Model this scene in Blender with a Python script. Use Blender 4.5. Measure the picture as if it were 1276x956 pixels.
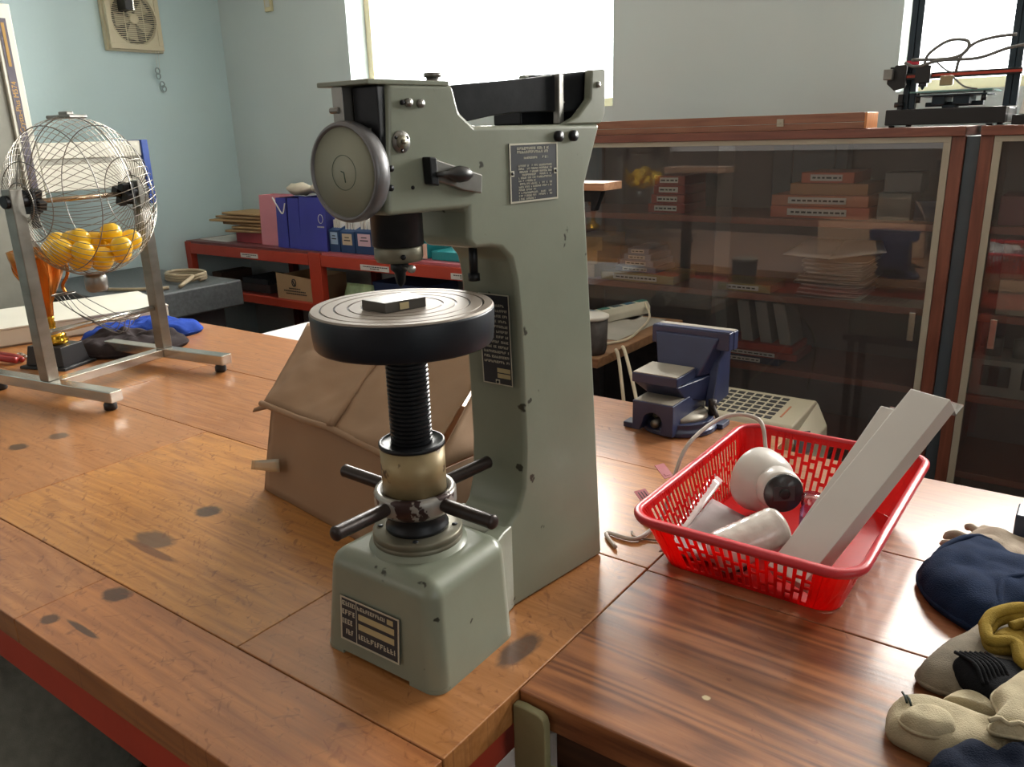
import bpy, bmesh, math, random
from mathutils import Vector, Matrix, noise
for o in list(bpy.data.objects): bpy.data.objects.remove(o)
S = bpy.context.scene
COL = S.collection
PI = math.pi
random.seed(7)

# ------------------------------------------------------------------ camera
cam_d = bpy.data.cameras.new('camera'); cam = bpy.data.objects.new('camera', cam_d); COL.objects.link(cam)
cam_d.sensor_fit = 'HORIZONTAL'; cam_d.sensor_width = 36.0; cam_d.lens = 1011.4 / 1276 * 36
cam_d.clip_start = 0.02; cam_d.clip_end = 100
right = Vector((0.80846886, 0.58785758, -0.02831188))
down = Vector((0.15179874, -0.25476041, -0.95501533))
fwd = Vector((-0.56862575, 0.76780245, -0.2952019))
cam.matrix_world = Matrix(((right.x, -down.x, -fwd.x, 0), (right.y, -down.y, -fwd.y, 0), (right.z, -down.z, -fwd.z, 1.55), (0, 0, 0, 1)))
S.camera = cam
# ------------------------------------------------------------------ sky, daylight, exposure
W = bpy.data.worlds.new('sky'); S.world = W; W.use_nodes = True
bg = W.node_tree.nodes['Background']; bg.inputs[0].default_value = (0.93, 0.97, 1.0, 1); bg.inputs[1].default_value = 5.0
def area(name, loc, rot, sx, sy, power, color=(1, 1, 1), spread=PI):
    l = bpy.data.lights.new(name, 'AREA'); l.shape = 'RECTANGLE'; l.size = sx; l.size_y = sy; l.energy = power; l.color = color; l.spread = spread
    o = bpy.data.objects.new(name, l); COL.objects.link(o); o.location = loc; o.rotation_euler = rot; return o
# daylight entering by the two windows of the far wall, plus added fill lamps before the windowless side and near walls
area('daylight_far_window', (-2.94, 4.05, 2.25), (-PI/2, 0, 0), 2.3, 1.5, 320, (1, .96, .88))
area('daylight_right_window', (0.15, 4.05, 2.25), (-PI/2, 0, 0), 2.3, 1.5, 360, (1, .96, .88))
area('side_fill', (2.75, -0.3, 1.9), (0, PI/2, 0), 1.4, 2.2, 15, (1, .97, .93))
area('near_fill', (-2.6, -2.25, 1.95), (PI/2, 0, 0), 3.0, 1.3, 9, (1, .96, .9))
S.view_settings.view_transform = 'Standard'; S.view_settings.look = 'None'; S.view_settings.gamma = 1
S.view_settings.exposure = 0.25

# ------------------------------------------------------------------ materials
MATS = {}
def _nt(name):
    m = bpy.data.materials.new(name); m.use_nodes = True
    nt = m.node_tree; return m, nt, nt.nodes['Principled BSDF']
def rgb(h):
    def f(c):
        c /= 255.0
        return c / 12.92 if c <= .04045 else ((c + .055) / 1.055) ** 2.4
    return (f(int(h[0:2], 16)), f(int(h[2:4], 16)), f(int(h[4:6], 16)), 1)
def mat(name, col, rough=.5, metal=0, var=.12, scale=8, bump=0, bscale=60, coat=0, stretch=(1, 1, 1), spots=None, trans=0, emit=0, spec=.5):
    if name in MATS: return MATS[name]
    m, nt, b = _nt(name); N = nt.nodes; L = nt.links
    c = rgb(col) if isinstance(col, str) else col
    tc = N.new('ShaderNodeTexCoord'); mp = N.new('ShaderNodeMapping'); mp.inputs['Scale'].default_value = stretch
    L.new(tc.outputs['Object'], mp.inputs[0])
    nz = N.new('ShaderNodeTexNoise'); nz.inputs['Scale'].default_value = scale; nz.inputs['Detail'].default_value = 5; L.new(mp.outputs[0], nz.inputs[0])
    r = N.new('ShaderNodeValToRGB'); e = r.color_ramp.elements
    e[0].position = .3; e[1].position = .7
    e[0].color = tuple(x * (1 - var) for x in c[:3]) + (1,); e[1].color = tuple(min(1, x * (1 + var)) for x in c[:3]) + (1,)
    L.new(nz.outputs[0], r.inputs[0]); out = r.outputs[0]
    if spots:
        s2 = N.new('ShaderNodeTexNoise'); s2.inputs['Scale'].default_value = spots[1]; s2.inputs['Detail'].default_value = 3; L.new(tc.outputs['Object'], s2.inputs[0])
        r2 = N.new('ShaderNodeValToRGB'); r2.color_ramp.elements[0].position = spots[2]; r2.color_ramp.elements[1].position = spots[2] + .03
        L.new(s2.outputs[0], r2.inputs[0]); mx = N.new('ShaderNodeMix'); mx.data_type = 'RGBA'
        L.new(r2.outputs[0], mx.inputs[0]); L.new(out, mx.inputs[6]); mx.inputs[7].default_value = rgb(spots[0]); out = mx.outputs[2]
    L.new(out, b.inputs['Base Color'])
    b.inputs['Roughness'].default_value = rough; b.inputs['Metallic'].default_value = metal
    b.inputs['Coat Weight'].default_value = coat; b.inputs['Transmission Weight'].default_value = trans
    b.inputs['Specular IOR Level'].default_value = spec
    if emit: L.new(out, b.inputs['Emission Color']); b.inputs['Emission Strength'].default_value = emit
    if bump:
        nb = N.new('ShaderNodeTexNoise'); nb.inputs['Scale'].default_value = bscale; nb.inputs['Detail'].default_value = 4; L.new(mp.outputs[0], nb.inputs[0])
        bp = N.new('ShaderNodeBump'); bp.inputs['Strength'].default_value = bump; bp.inputs['Distance'].default_value = .003
        L.new(nb.outputs[0], bp.inputs['Height']); L.new(bp.outputs[0], b.inputs['Normal'])
    MATS[name] = m; return m
def wood(name, light, dark, scale=1.0, rough=.33, coat=.4, marks=(), along='x', scratch=0.0, off=0.0, org=(0, 0), amp=.075):
    if name in MATS: return MATS[name]
    m, nt, b = _nt(name); N = nt.nodes; L = nt.links
    tc = N.new('ShaderNodeTexCoord'); mp = N.new('ShaderNodeMapping')
    mp.inputs['Scale'].default_value = {'x': (.7, 9, 9), 'y': (9, .7, 9), 'z': (9, 9, .7)}[along]
    mp.inputs['Location'].default_value = (off, off * 2.3, 0)
    L.new(tc.outputs['Object'], mp.inputs[0])
    n0 = N.new('ShaderNodeTexNoise'); n0.inputs['Scale'].default_value = .9 * scale; n0.inputs['Detail'].default_value = 2; L.new(mp.outputs[0], n0.inputs[0])
    mul = N.new('ShaderNodeMath'); mul.operation = 'MULTIPLY'; mul.inputs[1].default_value = 16; L.new(n0.outputs[0], mul.inputs[0])
    sn = N.new('ShaderNodeMath'); sn.operation = 'SINE'; 
    m2 = N.new('ShaderNodeMath'); m2.operation = 'MULTIPLY'; m2.inputs[1].default_value = 6.0; L.new(mul.outputs[0], m2.inputs[0]); L.new(m2.outputs[0], sn.inputs[0])
    n1 = N.new('ShaderNodeTexNoise'); n1.inputs['Scale'].default_value = 7 * scale; n1.inputs['Detail'].default_value = 8; n1.inputs['Roughness'].default_value = .65; L.new(mp.outputs[0], n1.inputs[0])
    a = N.new('ShaderNodeMath'); a.operation = 'MULTIPLY_ADD'; a.inputs[1].default_value = amp; L.new(sn.outputs[0], a.inputs[0]); L.new(n1.outputs[0], a.inputs[2])
    r = N.new('ShaderNodeValToRGB'); e = r.color_ramp.elements; e[0].position = .25; e[1].position = .72; e[0].color = rgb(dark); e[1].color = rgb(light)
    L.new(a.outputs[0], r.inputs[0]); out = r.outputs[0]
    # knots and burn marks of the boards: (x, y, radius x, radius y, colour)
    for (kx, ky, rx, ry, kc) in marks:
        mm = N.new('ShaderNodeMapping'); mm.vector_type = 'POINT'
        mm.inputs['Scale'].default_value = (1 / rx, 1 / ry, 0); mm.inputs['Location'].default_value = (-(kx - org[0]) / rx, -(ky - org[1]) / ry, 0)
        L.new(tc.outputs['Object'], mm.inputs[0])
        ln = N.new('ShaderNodeVectorMath'); ln.operation = 'LENGTH'
        nn = N.new('ShaderNodeTexNoise'); nn.inputs['Scale'].default_value = 1.6; L.new(mm.outputs[0], nn.inputs[0])
        L.new(mm.outputs[0], ln.inputs[0]); ad = N.new('ShaderNodeMath'); ad.operation = 'MULTIPLY_ADD'; ad.inputs[1].default_value = .55; L.new(nn.outputs[0], ad.inputs[0]); L.new(ln.outputs['Value'], ad.inputs[2])
        mr = N.new('ShaderNodeMapRange'); mr.inputs[1].default_value = 1.05; mr.inputs[2].default_value = 1.38; mr.inputs[3].default_value = .85; mr.inputs[4].default_value = 0
        L.new(ad.outputs[0], mr.inputs[0]); mx = N.new('ShaderNodeMix'); mx.data_type = 'RGBA'; L.new(mr.outputs[0], mx.inputs[0]); L.new(out, mx.inputs[6]); mx.inputs[7].default_value = rgb(kc); out = mx.outputs[2]
    if scratch:
        mp2 = N.new('ShaderNodeMapping'); mp2.inputs['Scale'].default_value = (1, 1, 1); mp2.inputs['Rotation'].default_value = (0, 0, .7); L.new(tc.outputs['Object'], mp2.inputs[0])
        for (sx, th, sc) in (((30, 60, 1), .69, 1.0), ((70, 25, 1), .71, 1.0)):
            mp3 = N.new('ShaderNodeMapping'); mp3.inputs['Scale'].default_value = sx; L.new(mp2.outputs[0], mp3.inputs[0])
            v = N.new('ShaderNodeTexNoise'); v.inputs['Scale'].default_value = sc; v.inputs['Detail'].default_value = 3; v.inputs['Distortion'].default_value = 1.2; L.new(mp3.outputs[0], v.inputs[0])
            mr = N.new('ShaderNodeMapRange'); mr.inputs[1].default_value = th - scratch * .075; mr.inputs[2].default_value = th + .04; mr.inputs[3].default_value = 0; mr.inputs[4].default_value = .6
            L.new(v.outputs[0], mr.inputs[0]); mx = N.new('ShaderNodeMix'); mx.data_type = 'RGBA'; L.new(mr.outputs[0], mx.inputs[0]); L.new(out, mx.inputs[6]); mx.inputs[7].default_value = rgb('6a3418'); out = mx.outputs[2]
    L.new(out, b.inputs['Base Color'])
    rr = N.new('ShaderNodeMapRange'); rr.inputs[3].default_value = rough - .06; rr.inputs[4].default_value = rough + .16; L.new(n1.outputs[0], rr.inputs[0]); L.new(rr.outputs[0], b.inputs['Roughness'])
    b.inputs['Coat Weight'].default_value = coat; b.inputs['Coat Roughness'].default_value = .22
    bp = N.new('ShaderNodeBump'); bp.inputs['Strength'].default_value = .22; bp.inputs['Distance'].default_value = .002; L.new(n1.outputs[0], bp.inputs['Height']); L.new(bp.outputs[0], b.inputs['Normal'])
    MATS[name] = m; return m
def glass(name, refl=.08, tint=(1, 1, 1, 1), rough=0.0, haze=0):
    if name in MATS: return MATS[name]
    m = bpy.data.materials.new(name); m.use_nodes = True; nt = m.node_tree; N = nt.nodes; L = nt.links
    N.remove(N['Principled BSDF']); out = N['Material Output']
    t = N.new('ShaderNodeBsdfTransparent'); t.inputs[0].default_value = tint
    g = N.new('ShaderNodeBsdfGlossy'); g.inputs['Roughness'].default_value = rough
    lw = N.new('ShaderNodeLayerWeight'); lw.inputs[0].default_value = .25
    mr = N.new('ShaderNodeMapRange'); mr.inputs[3].default_value = refl; mr.inputs[4].default_value = .9; L.new(lw.outputs['Fresnel'], mr.inputs[0])
    mx = N.new('ShaderNodeMixShader'); L.new(mr.outputs[0], mx.inputs[0]); L.new(t.outputs[0], mx.inputs[1]); L.new(g.outputs[0], mx.inputs[2]); fin = mx.outputs[0]
    if haze:  # pale diffuse film imitating the window glare over the cabinet insides
        df = N.new('ShaderNodeBsdfDiffuse'); df.inputs[0].default_value = (.75, .73, .72, 1); dn = N.new('ShaderNodeTexNoise'); dn.inputs['Scale'].default_value = 3
        dm = N.new('ShaderNodeMapRange'); dm.inputs[3].default_value = haze * .6; dm.inputs[4].default_value = haze * 1.4; L.new(dn.outputs[0], dm.inputs[0])
        m3 = N.new('ShaderNodeMixShader'); L.new(dm.outputs[0], m3.inputs[0]); L.new(fin, m3.inputs[1]); L.new(df.outputs[0], m3.inputs[2]); fin = m3.outputs[0]
    L.new(fin, out.inputs[0])
    MATS[name] = m; return m
def plastic(name, col, tl=.35, rough=.3):
    if name in MATS: return MATS[name]
    m, nt, b = _nt(name); N = nt.nodes; L = nt.links
    n = N.new('ShaderNodeTexNoise'); n.inputs['Scale'].default_value = 25; r = N.new('ShaderNodeValToRGB'); c = rgb(col)
    r.color_ramp.elements[0].color = tuple(x * .9 for x in c[:3]) + (1,); r.color_ramp.elements[1].color = c; L.new(n.outputs[0], r.inputs[0])
    L.new(r.outputs[0], b.inputs['Base Color']); b.inputs['Roughness'].default_value = rough
    t = N.new('ShaderNodeBsdfTranslucent'); L.new(r.outputs[0], t.inputs[0]); mx = N.new('ShaderNodeMixShader'); mx.inputs[0].default_value = tl
    L.new(b.outputs[0], mx.inputs[1]); L.new(t.outputs[0], mx.inputs[2]); L.new(mx.outputs[0], N['Material Output'].inputs[0]); MATS[name] = m; return m

# ------------------------------------------------------------------ mesh helpers
def BM(): return bmesh.new()
def _add(bm, vs, fs, M=None, smooth=False):
    v = [bm.verts.new((M @ Vector(p)) if M else p) for p in vs]; out = []
    for f in fs:
        try:
            fc = bm.faces.new([v[i] for i in f]); fc.smooth = smooth; out.append(fc)
        except ValueError: pass
    return v
def box(bm, x0, x1, y0, y1, z0, z1, M=None):
    return _add(bm, [(x, y, z) for z in (z0, z1) for y in (y0, y1) for x in (x0, x1)],
         [(0, 2, 3, 1), (4, 5, 7, 6), (0, 1, 5, 4), (2, 6, 7, 3), (0, 4, 6, 2), (1, 3, 7, 5)], M)
def hexa(bm, b4, t4):   # bottom four and top four corners, both counter-clockwise from above
    return _add(bm, list(b4) + list(t4), [(3, 2, 1, 0), (4, 5, 6, 7), (0, 1, 5, 4), (1, 2, 6, 5), (2, 3, 7, 6), (3, 0, 4, 7)])
def lathe(bm, prof, seg=32, M=None, smooth=True, caps=True):   # prof: (r, z) going up
    vs = []; fs = []; n = len(prof)
    for (r, z) in prof:
        for k in range(seg):
            a = 2 * PI * k / seg; vs.append((r * math.cos(a), r * math.sin(a), z))
    for i in range(n - 1):
        for k in range(seg):
            k2 = (k + 1) % seg; fs.append((i * seg + k, i * seg + k2, (i + 1) * seg + k2, (i + 1) * seg + k))
    if caps:
        fs.append(tuple(reversed(range(seg)))); fs.append(tuple((n - 1) * seg + k for k in range(seg)))
    return _add(bm, vs, fs, M, smooth)
def cyl(bm, p0, p1, r, r2=None, seg=16, smooth=True):
    p0 = Vector(p0); p1 = Vector(p1); d = p1 - p0
    M = Matrix.Translation(p0) @ d.to_track_quat('Z', 'Y').to_matrix().to_4x4()
    r2 = r if r2 is None else r2
    return lathe(bm, [(r, 0), (r2, d.length)], seg, M, smooth)
def tube(bm, pts, r, seg=6, closed=False):
    pts = [Vector(p) for p in pts]; n = len(pts); vs = []; up = None
    for i, p in enumerate(pts):
        t = (pts[(i + 1) % n] - pts[i - 1]) if closed else (pts[min(i + 1, n - 1)] - pts[max(i - 1, 0)])
        t = t.normalized() if t.length > 1e-9 else Vector((0, 0, 1))
        if up is None: up = t.orthogonal().normalized()
        up = (up - t * up.dot(t)); up = up.normalized() if up.length > 1e-6 else t.orthogonal().normalized()
        s = t.cross(up); rr = r(i / max(1, n - 1)) if callable(r) else r
        for k in range(seg):
            a = 2 * PI * k / seg; vs.append(p + up * (rr * math.cos(a)) + s * (rr * math.sin(a)))
    fs = []
    for i in range(n if closed else n - 1):
        j = (i + 1) % n
        for k in range(seg):
            k2 = (k + 1) % seg; fs.append((i * seg + k, i * seg + k2, j * seg + k2, j * seg + k))
    if not closed: fs += [tuple(reversed(range(seg))), tuple((n - 1) * seg + k for k in range(seg))]
    return _add(bm, vs, fs, None, True)
def spline(pts, n=10):
    pts = [Vector(p) for p in pts]; out = []
    P = [pts[0] * 2 - pts[1]] + pts + [pts[-1] * 2 - pts[-2]]
    for i in range(1, len(P) - 2):
        for k in range(n):
            t = k / n; a, b, c, d = P[i - 1], P[i], P[i + 1], P[i + 2]
            out.append(.5 * ((2 * b) + (c - a) * t + (2 * a - 5 * b + 4 * c - d) * t * t + (3 * b - a - 3 * c + d) * t ** 3))
    out.append(pts[-1]); return out
def prism_x(bm, poly, xl, xr):      # poly of (y, z); xl/xr numbers or functions of y
    f = lambda g, y: g(y) if callable(g) else g
    n = len(poly); vs = [(f(xl, y), y, z) for y, z in poly] + [(f(xr, y), y, z) for y, z in poly]
    ar = sum(poly[i][0] * poly[(i + 1) % n][1] - poly[(i + 1) % n][0] * poly[i][1] for i in range(n))
    A = list(range(n)); B = [i + n for i in range(n)]
    fs = [tuple(reversed(A)), tuple(B)] + [(i, (i + 1) % n, (i + 1) % n + n, i + n) for i in range(n)]
    if ar < 0: fs = [tuple(reversed(q)) for q in fs]
    return _add(bm, vs, fs)
def prism_z(bm, poly, z0, z1, M=None):      # poly of (x, y)
    n = len(poly); vs = [(x, y, z0) for x, y in poly] + [(x, y, z1) for x, y in poly]
    ar = sum(poly[i][0] * poly[(i + 1) % n][1] - poly[(i + 1) % n][0] * poly[i][1] for i in range(n))
    fs = [tuple(reversed(range(n))), tuple(range(n, 2 * n))] + [(i, (i + 1) % n, (i + 1) % n + n, i + n) for i in range(n)]
    if ar < 0: fs = [tuple(reversed(q)) for q in fs]
    return _add(bm, vs, fs, M)
def sphere(bm, c, r, seg=16, rings=10, sc=(1, 1, 1)):
    M = Matrix.Translation(c) @ Matrix.Diagonal((sc[0], sc[1], sc[2], 1))
    prof = [(max(1e-5, r * math.sin(PI * i / rings)), -r * math.cos(PI * i / rings)) for i in range(rings + 1)]
    return lathe(bm, prof, seg, M, True, False)
def panel(bm, q, th):      # thick sheet over a quad / polygon
    q = [Vector(p) for p in q]; nrm = (q[1] - q[0]).cross(q[2] - q[0]).normalized() * th; n = len(q)
    _add(bm, q + [p + nrm for p in q], [tuple(reversed(range(n))), tuple(range(n, 2 * n))] + [(i, (i + 1) % n, (i + 1) % n + n, i + n) for i in range(n)])
def wbev(o, test, w, seg=5):
    # rounds only the edges picked by test(v0, v1)
    me = o.data; at = me.attributes.new('bevel_weight_edge', 'FLOAT', 'EDGE')
    for e in me.edges:
        t_ = test(me.vertices[e.vertices[0]].co, me.vertices[e.vertices[1]].co)
        at.data[e.index].value = 1.0 if t_ else 0.0; e.use_edge_sharp = not t_
    b = o.modifiers.new('bevel', 'BEVEL'); b.width = w; b.segments = seg; b.limit_method = 'WEIGHT'; b.harden_normals = True
    for p in me.polygons: p.use_smooth = True
# ------------------------------------------------------------------ object helpers
def obj(name, bm, m, parent=None, bev=0, seg=2, world=True, kind=None, label=None, ang=35):
    """links one mesh; geometry given in world space and moved into the frame of its thing"""
    if parent is not None and world:
        root = parent
        while root.parent: root = root.parent
        bm.transform(root.matrix_basis.inverted())
    bmesh.ops.recalc_face_normals(bm, faces=bm.faces)
    me = bpy.data.meshes.new(name); bm.to_mesh(me); bm.free(); me.materials.append(m)
    o = bpy.data.objects.new(name, me); COL.objects.link(o)
    if parent is not None: o.parent = parent
    if bev:
        b = o.modifiers.new('bevel', 'BEVEL'); b.width = bev; b.segments = seg; b.limit_method = 'ANGLE'; b.angle_limit = math.radians(ang); b.harden_normals = True
        for p in me.polygons: p.use_smooth = True
    if kind: o['kind'] = kind
    if label: o['label'] = label
    return o
def thing(name, label, cat, loc=(0, 0, 0), rz=0, group=None):
    o = bpy.data.objects.new(name, None); COL.objects.link(o); o.location = loc; o.rotation_euler = (0, 0, rz); o.empty_display_size = .05
    o.matrix_basis = Matrix.Translation(loc) @ Matrix.Rotation(rz, 4, 'Z')
    return tag(o, label, cat, group)
def tag(o, label, cat, group=None, kind=None):
    o['label'] = label; o['category'] = cat
    if group: o['group'] = group
    if kind: o['kind'] = kind
    return o
def place(o, loc):      # gives a single-mesh thing its origin at its base
    v = Vector(loc); o.data.transform(Matrix.Translation(-v)); o.location = v; return o
def struct(name, bm, m, bev=0): return obj(name, bm, m, None, bev, kind='structure')
def copy_tree(o, parent=None):
    c = o.copy(); COL.objects.link(c)
    if parent is not None: c.parent = parent
    for ch in list(o.children): copy_tree(ch, c)
    return c
def text_bm(s, size, M, th=.0004, align='CENTER'):
    cu = bpy.data.curves.new('t', 'FONT'); cu.body = s; cu.size = size; cu.extrude = th; cu.align_x = align; cu.align_y = 'CENTER'; cu.resolution_u = 2
    t = bpy.data.objects.new('t', cu); COL.objects.link(t)
    me = bpy.data.meshes.new_from_object(t.evaluated_get(bpy.context.evaluated_depsgraph_get()))
    bm = BM(); bm.from_mesh(me); bm.transform(M); bpy.data.objects.remove(t); bpy.data.curves.remove(cu); bpy.data.meshes.remove(me); return bm
def frame_M(o, ex, ey):      # matrix with local x, y axes
    ex = Vector(ex).normalized(); ey = Vector(ey).normalized(); ez = ex.cross(ey)
    return Matrix(((ex.x, ey.x, ez.x, o[0]), (ex.y, ey.y, ez.y, o[1]), (ex.z, ey.z, ez.z, o[2]), (0, 0, 0, 1)))

# common materials
M_wall = mat('blue_wall_paint', 'c3dade', .75, var=.03, scale=1.5, bump=.15, bscale=40)
M_white = mat('off_white_paint', 'c9cbc4', .6, var=.04)
M_green = mat('grey_green_machine_paint', '83897a', .36, var=.1, scale=5, bump=.12, bscale=35, coat=.15, spots=('33332a', 30, .71))
M_dark = mat('blackened_steel', '24262a', .42, .55, var=.25, scale=30, bump=.1)
M_black = mat('black_plastic', '17181b', .4, 0, var=.15)
M_steel = mat('worn_steel', '8a8985', .38, .85, var=.2, scale=20, bump=.1)
M_chrome = mat('stainless_tube', 'c9c6be', .22, .9, var=.08, scale=12, stretch=(1, 1, 6))
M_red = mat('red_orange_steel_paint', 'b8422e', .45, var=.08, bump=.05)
M_white_paper = mat('white_paper', 'd9d7d2', .8, var=.03)
M_ink = mat('dark_ink', '2b2b2e', .7, var=.05)

# ================================================================== THE ROOM
XL, YW, XR, YN, ZC = -5.05, 3.65, 3.0, -2.4, 2.95
bm = BM(); box(bm, XL - .2, XR + .2, YN - .2, YW + .3, -.1, 0)
struct('floor', bm, mat('brown_floor_tile', '5a4334', .4, var=.12, scale=3))
bm = BM(); box(bm, XL - .2, XR + .2, YN - .2, YW + .3, ZC, ZC + .1); struct('ceiling', bm, mat('white_ceiling', 'd2d0c8', .8, var=.02))
bm = BM(); box(bm, XL - .15, XL, YN - .15, YW + .25, 0, ZC); struct('wall_left', bm, M_wall)
# far wall with its two window openings
W1 = (-3.84, -2.047, 1.66, 2.62); W2 = (-.774, 1.05, 1.66, 2.62)
bm = BM()
for (a, b, c, d) in ((XL, W1[0], 0, ZC), (W1[1], W2[0], 0, ZC), (W2[1], XR, 0, ZC)): box(bm, a, b, YW, YW + .22, c, d)
for w in (W1, W2): box(bm, w[0], w[1], YW, YW + .22, 0, w[2]); box(bm, w[0], w[1], YW, YW + .22, w[3], ZC)
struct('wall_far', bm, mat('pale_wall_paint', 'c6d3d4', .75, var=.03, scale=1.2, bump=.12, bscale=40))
bm = BM(); box(bm, XR, XR + .15, YN, YW + .2, 0, ZC); struct('wall_right', bm, mat('bounce_cut_wall', '94a3a4', .75, var=.03))  # unseen wall, its colour darkened to cut bounced light
bm = BM(); box(bm, XL, XR, YN - .15, YN, 0, ZC); struct('wall_near', bm, mat('dark_bounce_cut_wall', '6e5f52', .7, var=.1))  # out of view; dark brown chosen to keep light from bouncing back
M_frame = mat('cream_window_frame', 'd9cfae', .4, var=.04)
for i, w in enumerate((W1, W2)):
    bm = BM(); t = .045; y0, y1 = YW + .15, YW + .2
    box(bm, w[0], w[0] + t, y0, y1, w[2], w[3]); box(bm, w[1] - t, w[1], y0, y1, w[2], w[3])
    box(bm, w[0] + t, w[1] - t, y0, y1, w[2], w[2] + t); box(bm, w[0] + t, w[1] - t, y0, y1, w[3] - t, w[3])
    f = struct('window_%d' % (i + 1), bm, M_frame, .003)
    bm = BM(); box(bm, w[0] + t, w[1] - t, y0 + .02, y0 + .026, w[2] + t, w[3] - t); obj('pane', bm, glass('window_glass', .04), f)

# ================================================================== WORKTABLES
marks = {'a': [(-1.307, .588, .03, .022, '2c1b12'), (-1.327, .484, .018, .014, '3a2416'), (-1.25, .50, .05, .006, '33241b')],
         'b': [(-1.461, .876, .030, .026, '241b17'), (-1.44, .74, .055, .028, '5a4436'), (-1.405, .71, .09, .010, '6a3f24'), (-.63, .85, .022, .05, '4a3a33'), (-2.22, .93, .03, .024, '54402f'), (-2.23, .83, .03, .022, '3c2c20')],
         'c': [(-.645, 1.06, .03, .02, '4d3227'), (-.64, 1.11, .02, .016, '37231b')], 'd': [(-1.9, 1.35, .04, .025, '4a3324')]}
PL = [('pine_board_edge', 'bc7c47', '925934', 'a'), ('pine_board_worn', 'c68b48', '9a6332', 'b'), ('pine_board_brown', 'be8248', '8c552a', 'c'), ('pine_board_far', 'b88058', '8f5c3a', 'd')]
t1 = thing('worktable', 'long pine plank worktable under the green tester and the wire cage, left of the joint', 'table', (-2.3, 1.2, 0))
y_ed = [.45, .612, 1.172, 1.58, 1.985]; G = .0005
xs_ = [[-4.1, -2.75, -1.38, -.578], [-4.1, -3.2, -1.9, -1.0, -.578], [-4.1, -2.5, -1.2, -.578], [-4.1, -3.0, -1.6, -.578]]
for r in range(4):
    nm, lc, dc, mk = PL[r]
    for k in range(len(xs_[r]) - 1):
        bm = BM(); box(bm, xs_[r][k] + G * .4, xs_[r][k + 1] - G * .4, y_ed[r] + (G if r else 0), y_ed[r + 1] - G, .75, .8 - .0006 * ((k + r) % 2))
        obj('plank', bm, wood(nm + '_%d' % (k % 2), lc if k % 2 == 0 else 'b67d4c', dc, 1.0 + .2 * r, marks=marks[mk], scratch=1.3 if r < 2 else .5, off=r * 3.1 + k, org=(-2.3, 1.2)), t1, .0025, 1)
def redframe(t, x0, x1, y0, y1, zt=.75, h=.073):
    for a in ((x0, x1, y0, y0 + .04), (x0, x1, y1 - .04, y1), (x0, x0 + .04, y0 + .04, y1 - .04), (x1 - .04, x1, y0 + .04, y1 - .04)):
        bm = BM(); box(bm, *a, zt - h, zt); obj('rail', bm, M_red, t, .003)
    for x in (x0, x1 - .05):
        for y in (y0, y1 - .05):
            bm = BM(); box(bm, x, x + .05, y, y + .05, 0, zt - h); obj('leg', bm, M_red, t, .003)
redframe(t1, -4.08, -.6, .455, 1.96)
t2 = thing('worktable', 'red-brown plank worktable under the red basket and the gloves, right of the joint', 'table', (.4, 1.3, 0))
y2 = [.775, 1.166, 1.4615, 1.851]; C2 = [('a2683f', '633822'), ('a66c48', '7a4a30'), ('b07a56', '85563c')]
for r in range(3):
    bm = BM(); box(bm, -.5775, 1.3, y2[r] + (G if r else 0), y2[r + 1] - G, .752, .8)
    obj('plank', bm, wood('red_board_%d' % r, C2[r][0], C2[r][1], .9 + .2 * r, rough=.30, coat=.35, off=7 + r * 2.2, amp=(.15, .05, .06)[r], scratch=.15, marks=[(-.353, .904, .006, .005, 'd8c9a0')] if r == 0 else (), org=(.4, 1.3)), t2, .0025, 1)
bm = BM(); box(bm, -.5205, 1.28, .782, .822, .60, .752); obj('apron', bm, wood('dark_apron_wood', '4a2b1c', '2c170f', 1, rough=.5, coat=0), t2, .002)
bm = BM(); box(bm, -.5, 1.28, 1.79, 1.83, .66, .752); obj('rail', bm, M_red, t2, .002)
for x in (-.47, 1.2):
    for y in (.83, 1.74):
        bm = BM(); box(bm, x, x + .05, y, y + .05, 0, .752); obj('leg', bm, M_red, t2, .003)
# olive steel bracket standing in the notch between the two tables
tb = thing('steel_bracket', 'olive painted steel bracket standing in the notch between the two worktables', 'bracket', (-.55, .77, 0))
bm = BM()
pl = [(-.577, 0), (-.577, .787), (-.56, .789), (-.533, .787), (-.525, .782), (-.522, .77), (-.522, 0)]
_add(bm, [(x, .757, z) for x, z in pl] + [(x, .771, z) for x, z in pl], [tuple(range(7)), tuple(reversed(range(7, 14)))] + [(i, (i + 1) % 7, (i + 1) % 7 + 7, i + 7) for i in range(7)])
M_olive = mat('olive_steel_paint', '8a8462', .5, var=.12, scale=12, bump=.1)
obj('upright', bm, M_olive, tb, .003)
bm = BM(); box(bm, -.5215, -.44, .745, .771, .3, .703); obj('side_plate', bm, M_olive, tb, .003)
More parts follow.
